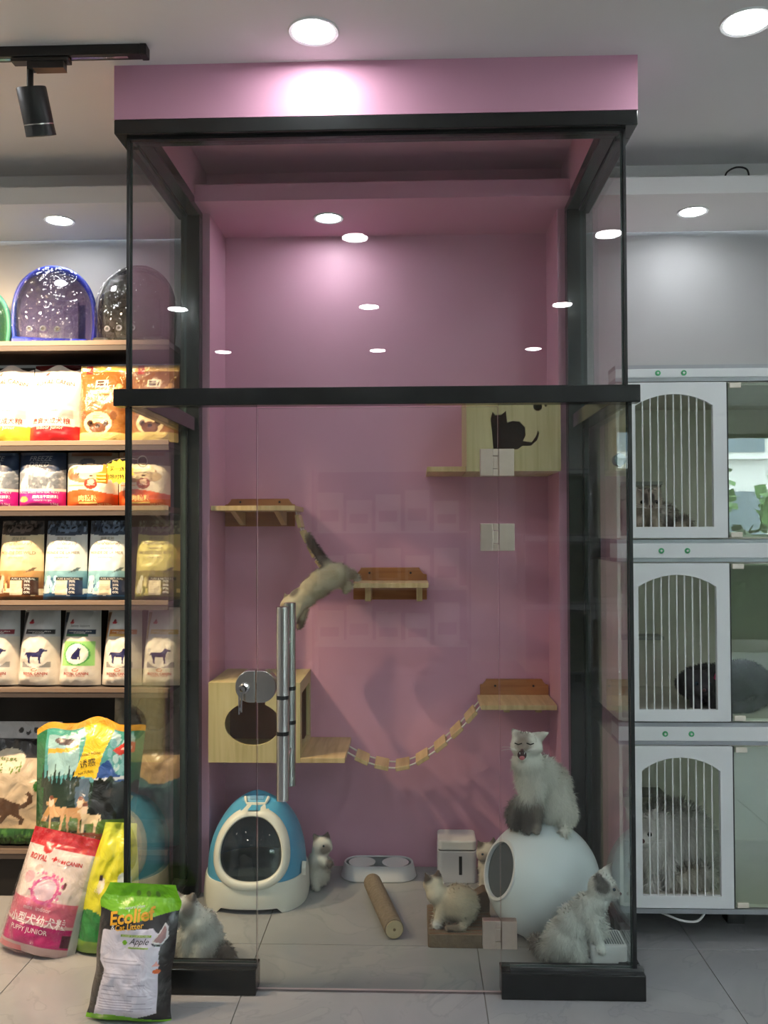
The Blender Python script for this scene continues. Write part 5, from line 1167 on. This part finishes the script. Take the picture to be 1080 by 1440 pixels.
# -- kitten reaching up the white device, facing right
cat('white fluffy kitten with grey ears leaning its paws on the small white device', (0.628, 0.150, 0.046),
    blobs=[(-.008, .01, .070, .070, .062, .062), (.010, .005, .120, .052, .050, .058), (.055, .0, .165, .046, .044, .056), (.085, -.005, .205, .038, .036, .036), (.100, -.005, .245, .045, .043, .041), (.130, -.022, .232, .024, .024, .019), (-.03, .02, .045, .055, .055, .042)],
    chains=[[(.065, -.035, .150, .024), (.075, -.045, .105, .019), (.080, -.052, .075, .016), (.086, -.062, .068, .016)], [(.080, .020, .150, .022), (.098, .0, .10, .017), (.098, -.02, .108, .015)], [(.01, -.03, .05, .028), (.025, -.04, .0, .022), (.03, -.045, -.030, .017)], [(.0, .04, .05, .028), (.01, .04, -.030, .018)], [(-.05, .03, .03, .022), (-.09, .06, .02, .022), (-.10, .10, .02, .02)]],
    cones=[((.085, -.035, .272), (.072, -.055, .308), .020), ((.112, .018, .275), (.146, .030, .318), .021)],
    tints=[(.095, -.045, .262, (.026, .022, .026), (104, 96, 92), .9), (.140, .028, .295, .024, (112, 104, 100), .85), (.085, -.055, .295, .020, (96, 88, 84), .9), (.133, -.030, .242, .018, (150, 142, 136), .7), (-.10, .09, .02, .05, POINT, .8), (.108, -.01, .250, .075, WHITE, 0.0), (.085, -.055, .07, .04, WHITE, 0.0), (.148, .03, .30, .04, WHITE, 0.0)],
    base=(236, 238, 232), furlen=.024, nfur=9000, seed=3, droop=.45, eyes=[(.131, -.039, .250, .0052, (.6, -.8, 0))], nose=(.153, -.026, .232, .005))

# -- kitten sitting on the scratch board with its back turned
cat('round cream kitten with brown ears sitting on the scratch lounge, back turned', (0.262, 0.435, 0.044),
    blobs=[(.016, .0, .072, .074, .070, .070), (-.028, .0, .080, .050, .050, .052), (-.066, .0, .110, .042, .040, .040), (-.078, .012, .138, .040, .038, .036), (-.100, .03, .130, .02, .02, .018)],
    chains=[[(-.055, -.025, .06, .022), (-.066, -.045, .025, .017), (-.074, -.055, .014, .015)], [(.06, .03, .02, .018), (.02, -.075, .014, .014), (-.03, -.078, .014, .012)]],
    cones=[((-.098, .0, .160), (-.112, -.006, .192), .019), ((-.062, .010, .166), (-.062, .012, .200), .019)],
    tints=[(-.110, -.004, .178, .028, (88, 70, 62), .95), (-.062, .012, .188, .025, (92, 74, 66), .95), (-.02, -.077, .014, .04, (110, 92, 80), .8), (.03, -.03, .11, .07, (206, 190, 160), .6), (-.074, -.055, .014, .02, WHITE, .9), (-.08, .0, .15, .07, WHITE, 0.0)],
    base=(222, 212, 190), furlen=.016, nfur=6500, scale=.93, seed=4, droop=.6, flow=(1, -.2, -.5))

# -- kitten peeking from behind the globe
cat('cream kitten with dark ears peeking out behind the white globe', (0.418, 0.80, 0.0),
    blobs=[(.03, .02, .075, .06, .06, .065), (0.0, .0, .115, .045, .045, .05), (-.010, -.01, .165, .043, .040, .040), (-.030, -.038, .158, .022, .02, .017)],
    chains=[[(-.02, -.03, .09, .022), (-.03, -.045, .02, .016)], [(.02, -.04, .08, .02), (.02, -.05, .015, .016)]],
    cones=[((-.032, -.012, .190), (-.048, -.02, .218), .018), ((.016, -.008, .196), (.018, -.008, .230), .018)],
    tints=[(-.045, -.02, .208, .024, (96, 82, 74), .95), (.018, -.008, .22, .024, (88, 74, 68), .95), (-.032, -.05, .160, .024, (140, 122, 110), .7), (0, 0, .02, .05, POINT, .6), (-.01, -.01, .17, .07, WHITE, 0.0)],
    base=(216, 208, 192), furlen=.014, nfur=3500, seed=5, eyes=[(-.030, -.047, .172, .005, (-.3, -.9, 0)), (-.002, -.049, .172, .005, (.2, -.9, 0))])

# -- kitten standing upright beside the litter box
cat('small white kitten standing upright beside the blue litter box', (-0.272, 0.86, 0.0),
    blobs=[(0, .0, .05, .047, .045, .046), (0, .0, .10, .040, .038, .05), (.012, .0, .150, .038, .036, .036), (.018, -.008, .168, .040, .038, .037), (.042, -.022, .162, .02, .018, .016)],
    chains=[[(.02, -.03, .115, .018), (.05, -.04, .100, .013), (.056, -.042, .108, .012)], [(.02, .02, .115, .016), (.05, .0, .09, .012)], [(-.01, -.03, .04, .022), (.0, -.05, .012, .014)]],
    cones=[((-.008, -.006, .192), (-.018, -.01, .218), .016), ((.034, -.004, .196), (.040, -.004, .224), .016)],
    tints=[(-.016, -.01, .206, .022, (118, 106, 98), .9), (.038, -.004, .212, .022, (110, 92, 84), .95), (.034, -.040, .160, .024, (120, 104, 96), .75), (.055, -.042, .105, .022, (96, 82, 76), .9), (.02, -.01, .17, .06, WHITE, 0.0)],
    base=(216, 214, 204), furlen=.013, nfur=3500, seed=6, eyes=[(.026, -.042, .176, .0045, (0, -1, 0))])

# -- kitten near the front left with its head turned
cat('white kitten with a grey tail sitting by the glass behind the apple litter bag', (-0.615, 0.245, 0.0),
    blobs=[(.015, .0, .070, .066, .064, .064), (.005, -.01, .115, .056, .054, .055), (-.022, -.016, .155, .045, .042, .042), (-.036, -.022, .176, .042, .040, .036), (-.066, -.045, .166, .021, .020, .017)],
    chains=[[(-.025, -.045, .09, .024), (-.028, -.064, .03, .018), (-.030, -.076, .014, .016)], [(.02, -.05, .06, .026), (.012, -.074, .018, .020), (.004, -.086, .013, .016)], [(-.055, -.03, .08, .02), (-.066, -.045, .016, .015)], [(.06, .0, .03, .022), (.095, -.02, .035, .024), (.115, -.03, .018, .020)]],
    cones=[((-.060, -.010, .200), (-.072, -.006, .228), .018), ((-.018, -.020, .202), (-.008, -.024, .230), .019)],
    tints=[(-.022, -.050, .180, (.024, .03, .028), (148, 138, 130), .85), (-.012, -.024, .218, .026, (120, 108, 102), .9), (-.07, -.008, .218, .024, (120, 108, 102), .9), (.105, -.025, .028, (.045, .04, .04), (104, 98, 94), 1.0), (-.068, -.058, .168, .018, (150, 138, 130), .6), (-.066, -.05, .03, .03, (150, 136, 128), .7), (-.04, -.02, .18, .075, WHITE, 0.0)],
    base=(224, 226, 222), furlen=.018, nfur=7000, seed=7, droop=.5, eyes=[(-.062, -.058, .182, .0055, (-.5, -.8, 0))], nose=(-.086, -.054, .168, .0045))

# -- kitten leaping off the middle shelf
cat('cream kitten stretched out in a leap below the short rope bridge', (-0.276, 0.82, 1.220),
    blobs=[(.040, .0, .030, .068, .046, .048), (-.005, .0, -.005, .060, .044, .046), (-.055, .0, -.045, .056, .042, .044), (-.100, -.006, -.078, .046, .044, .042), (-.130, -.03, -.092, .022, .02, .018), (.085, .0, .050, .05, .045, .046)],
    chains=[[(.10, .0, .045, .030), (.135, .02, .055, .020), (.158, .06, .034, .014), (.164, .075, .026, .013)], [(.09, .02, .03, .030), (.13, .03, .0, .018), (.118, .03, -.02, .014)], [(-.06, -.02, -.075, .022), (-.085, -.03, -.125, .016), (-.10, -.035, -.16, .014)], [(-.05, .02, -.075, .022), (-.06, .02, -.13, .016), (-.072, .02, -.165, .014)], [(.06, .0, .07, .020), (.02, .0, .12, .018), (-.02, .0, .175, .017), (-.035, .0, .21, .012)]],
    cones=[((-.118, .008, -.050), (-.134, .014, -.022), .017), ((-.080, -.014, -.045), (-.086, -.016, -.014), .017)],
    tints=[(-.130, .012, -.03, .024, POINT, .9), (-.085, -.016, -.022, .024, POINT, .9), (-.132, -.036, -.090, .026, (120, 98, 84), .85), (-.10, -.03, -.155, .03, (120, 100, 88), .8), (-.07, .02, -.16, .03, (120, 100, 88), .8), (.0, .0, .15, (.06, .04, .09), (92, 74, 66), 1.0), (.162, .07, .03, .03, (220, 216, 206), .8), (-.10, -.01, -.07, .07, WHITE, 0.0), (.13, .0, .06, .03, (140, 120, 104), .5)],
    base=(196, 184, 156), furlen=.014, nfur=6000, seed=8, droop=.6, flow=(1, 0, .4), eyes=[(-.124, -.044, -.078, .005, (-.4, -.9, 0)), (-.100, -.049, -.072, .005, (0, -1, 0))])

# -- tabby in the top cage
def exw(x, y, z, s):
    def f(t):
        w = MB()
        for sg in (-1, 1):
            for k in (0, 1): w.tube(smoothpath([(x+sg*.015*s, y, z), (x+sg*.05*s, y-.004, z+.004+k*.008), (x+sg*.08*s, y+.004, z+k*.014)], 4), .0006, 5)
        w.build('whiskers', M_whisk, t)
    return f
cat('grey tabby long-haired cat crouching behind the bars of the top cage', (0.985, 0.62, 1.426),
    blobs=[(.02, .05, .075, .095, .12, .075), (-.01, -.02, .085, .075, .065, .075), (0, -.075, .120, .060, .055, .054), (0, -.120, .108, .026, .022, .022), (.09, .08, .06, .07, .09, .06)],
    chains=[[(-.03, -.08, .06, .024), (-.035, -.115, .016, .018)], [(.03, -.08, .06, .024), (.03, -.115, .016, .018)], [(.12, .05, .03, .03), (.15, -.04, .04, .03), (.12, -.09, .03, .026)]],
    cones=[((-.036, -.075, .158), (-.052, -.075, .190), .018), ((.036, -.075, .158), (.056, -.078, .190), .018)],
    tints=[(0, -.105, .150, (.045, .05, .03), (120, 108, 96), .6), (-.012, -.13, .135, (.008, .03, .03), (50, 44, 40), .9), (.012, -.13, .135, (.008, .03, .03), (50, 44, 40), .9), (.054, -.077, .186, .014, (40, 34, 32), .9), (-.05, -.075, .186, .014, (60, 52, 48), .9), (.07, -.02, .06, .07, (214, 210, 204), .6), (-.06, -.05, .05, .05, (84, 72, 62), .7), (.12, -.05, .04, .05, (110, 100, 92), .8), (0, -.09, .13, .09, WHITE, 0.0)],
    base=(186, 176, 160), furlen=.024, nfur=7000, seed=9, eyes=[(-.024, -.120, .122, .009, (0, -1, 0), M_pup), (.024, -.120, .122, .009, (0, -1, 0), M_pup)], nose=(0, -.142, .106, .007), extra=exw(0, -.14, .10, 1))
# -- dark grey cat in the middle cage
def bow(t):
    for s in (-1, 1): MB().prism([(0, 0), (s*.024, .014), (s*.030, -.004), (s*.020, -.012)], -.118, -.108, axis='y').xf(Matrix.Translation((.062, 0, .128))).build('pink_bow', mat('pink_ribbon', rgb(214, 70, 120), .5), t)
cat('dark charcoal cat with a pink bow resting in the middle cage', (1.175, 0.60, 0.784),
    blobs=[(.10, .05, .075, .16, .11, .075), (.03, .0, .085, .075, .08, .07), (-.012, -.085, .100, .056, .050, .052), (-.014, -.128, .088, .026, .02, .020), (.20, .06, .085, .10, .10, .08)],
    chains=[[(-.03, -.08, .05, .022), (-.035, -.14, .016, .017)], [(.03, -.08, .05, .022), (.03, -.14, .016, .017)], [(.26, .02, .03, .026), (.16, -.10, .02, .022), (.06, -.12, .018, .018)]],
    cones=[((-.046, -.085, .138), (-.066, -.09, .166), .017), ((.024, -.085, .140), (.042, -.09, .168), .017)],
    tints=[(-.014, -.13, .09, .02, (90, 86, 88), .5), (-.01, -.1, .11, .08, WHITE, 0.0)],
    base=(58, 56, 60), furlen=.012, nfur=6000, seed=10, eyes=[(-.034, -.128, .108, .007, (0, -1, 0)), (.010, -.128, .108, .007, (0, -1, 0))], nose=(-.014, -.148, .088, .006), extra=bow)
# -- white long-haired cat in the bottom cage
cat('long-haired silver white cat filling the bottom cage', (1.05, 0.64, 0.135),
    blobs=[(.06, .05, .135, .155, .13, .13), (-.02, -.02, .140, .10, .09, .12), (.13, .06, .115, .10, .11, .11), (-.088, -.085, .205, .068, .062, .060), (-.105, -.138, .188, .032, .026, .025), (-.06, -.06, .12, .075, .07, .08)],
    chains=[[(-.06, -.09, .10, .032), (-.065, -.12, .02, .022), (-.07, -.135, .016, .02)], [(.0, -.09, .10, .032), (.0, -.12, .02, .022)], [(.20, .03, .05, .04), (.14, -.08, .04, .042), (.05, -.12, .035, .036)]],
    cones=[((-.132, -.075, .250), (-.150, -.075, .285), .020), ((-.050, -.075, .252), (-.034, -.078, .285), .020)],
    tints=[(-.13, -.09, .06, (.05, .06, .10), (150, 136, 108), .6), (-.085, -.14, .245, .03, (150, 146, 140), .5), (.05, .03, .20, (.12, .12, .05), (180, 180, 176), .5), (.06, -.10, .04, .06, (160, 150, 120), .5), (-.095, -.10, .22, .10, WHITE, 0.0)],
    base=(214, 214, 208), furlen=.034, nfur=10000, seed=11, droop=.6, eyes=[(-.133, -.137, .207, .010, (-.2, -1, 0), M_pup), (-.078, -.143, .207, .010, (0, -1, 0), M_pup)], nose=(-.107, -.164, .190, .008), extra=exw(-.107, -.16, .182, 1.1))

# ================================================================== STREET outside the shop window (seen mirrored in the cage glass)
def street():
    M_con = mat('pale_facade', rgb(206, 204, 198), .8, var=.06, scale=.6); M_win = mat('facade_window', rgb(96, 108, 116), .2, var=.2)
    g = MB().box(-20, 45, -45, -7.25, -0.3, -0.06).build('pavement', mat('street_paving', rgb(150, 150, 148), .9, var=.1)); struct(g)
    t = thing('apartment_building', (14, -26, -0.06), 'pale apartment block across the street, mirrored in the cage glass', 'building')
    MB().box(-9, 12, -8, 0, 0, 22).build('wall', M_con, t)
    for i in range(9):
        for j in range(7):
            x = -8 + i*2.2; z = 1.2 + j*2.9
            w = MB().box(x, x+1.3, 0.0, 0.06, z, z+1.6).build('window', M_win, t); MB().box(x-.1, x+1.4, 0.0, 0.35, z-.25, z-.1).build('window_ledge', M_con, w)
    hg = thing('clipped_hedge', (6.0, -8.6, -0.06), 'dark green hedge just outside the shop window, mirrored in the cage glass', 'hedge')
    m = MB(); R = random.Random(77)
    for _ in range(2600):
        c = Vector((R.uniform(-4.5, 5), R.uniform(-.4, .4), R.uniform(.05, 1.55))); d1 = Vector((R.uniform(-1,1), R.uniform(-1,1), R.uniform(-1,1))).normalized()*.09; d2 = Vector((R.uniform(-1,1), R.uniform(-1,1), R.uniform(-1,1))).normalized()*.07
        m.add([c-d1, c+d2, c+d1, c-d2], [(0,1,2,3)])
    m.build('foliage', mat('hedge_green', rgb(52, 74, 44), .6, var=.4, scale=5), hg, fix=False)['kind'] = 'stuff'
    MB().box(-4.5, 5, -.35, .30, 0, 1.45).build('branch_mass', mat('hedge_core', rgb(30, 44, 28), .9, var=.3), hg)
    for x, y, h in ((5.5, -15, 3.6), (8.0, -14, 3.2), (11, -15.5, 4.2), (14, -15, 3.4)):
        tr = thing('street_tree', (x, y, -0.06), 'leafy street tree outside the shop, mirrored in the cage glass', 'tree', 'street trees')
        MB().tube([(0,0,0),(.05,.02,h*.5)], [.12,.08], 8).build('trunk', mat('bark', rgb(90, 74, 60), .9), tr, smooth=True)
        m = MB(); R = random.Random(int(x*10))
        for _ in range(420):
            a = R.uniform(0, 6.28); q = R.uniform(-1, 1); rr = R.uniform(.5, 1)**.5*h*.34; s = math.sqrt(1-q*q)
            c = Vector((rr*s*math.cos(a), rr*s*math.sin(a), h*.62+q*rr*.9)); d1 = Vector((R.uniform(-1,1), R.uniform(-1,1), R.uniform(-1,1))).normalized()*.16; d2 = Vector((R.uniform(-1,1), R.uniform(-1,1), R.uniform(-1,1))).normalized()*.16
            m.add([c-d1, c+d2, c+d1, c-d2], [(0,1,2,3)])
        m.build('foliage', mat('leaf_green', rgb(88, 122, 66), .6, var=.3, scale=3), tr, fix=False)['kind'] = 'stuff'
street()

# ================================================================== OPPOSITE SIDE OF THE SHOP (mirrored faintly in the booth glass)
def opposite():
    for cxp, nm in ((2.14, 'near the shop window'),):
        for c, lv in zip(CAGES, ('top', 'middle', 'bottom')):
            k = copy_tree(c); k.location = (cxp, -5.55, c.location.z); k.rotation_euler = (0, 0, math.pi)
            tag(k, '%s white cat cage in the opposite row behind the camera, %s' % (lv, nm), 'cage', 'white cat cages behind the camera')
    t = thing('display_rack', (-0.1, -5.9, 0), 'grey display rack with pale cartons behind the camera', 'rack', None)
    for z in (0.35, 0.9, 1.45): MB().box(-.75, .75, -.22, .18, z-.02, z).build('shelf_board', M_white, t)
    for x in (-.77, .75): MB().box(x, x+.02, -.22, .18, 0, 2.05).build('side_panel', M_gstrip, t)
    MB().box(-.75, .75, -.24, -.22, 0, 2.05).build('back_panel', mat('rack_back', rgb(120, 110, 112), .6), t)
    R = random.Random(4); n = 0
    for z in (0.35, 0.9, 1.45):
        for i in range(5):
            x = -.82 + i*.285; h = R.uniform(.28, .40); col = R.choice([(236, 226, 214), (228, 214, 206), (240, 236, 230)])
            cl = '%s pale carton on the %s shelf of the rack behind the camera' % (('first', 'second', 'third', 'fourth', 'fifth')[i], {.35: 'low', .9: 'middle', 1.45: 'high'}[z])
            k = thing('carton', (x, -5.86, z+.001), cl, 'carton', 'cartons behind the camera')
            MB().box(0, .24, -.12, .12, 0, h).build('box_body', mat('carton_%d_%d_%d' % col, rgb(*col), .6), k, bevel=.002)
            MB().box(.03, .21, .1205, .122, h*.25, h*.55).build('printed_panel', ink(150, 120, 110), k)
opposite()
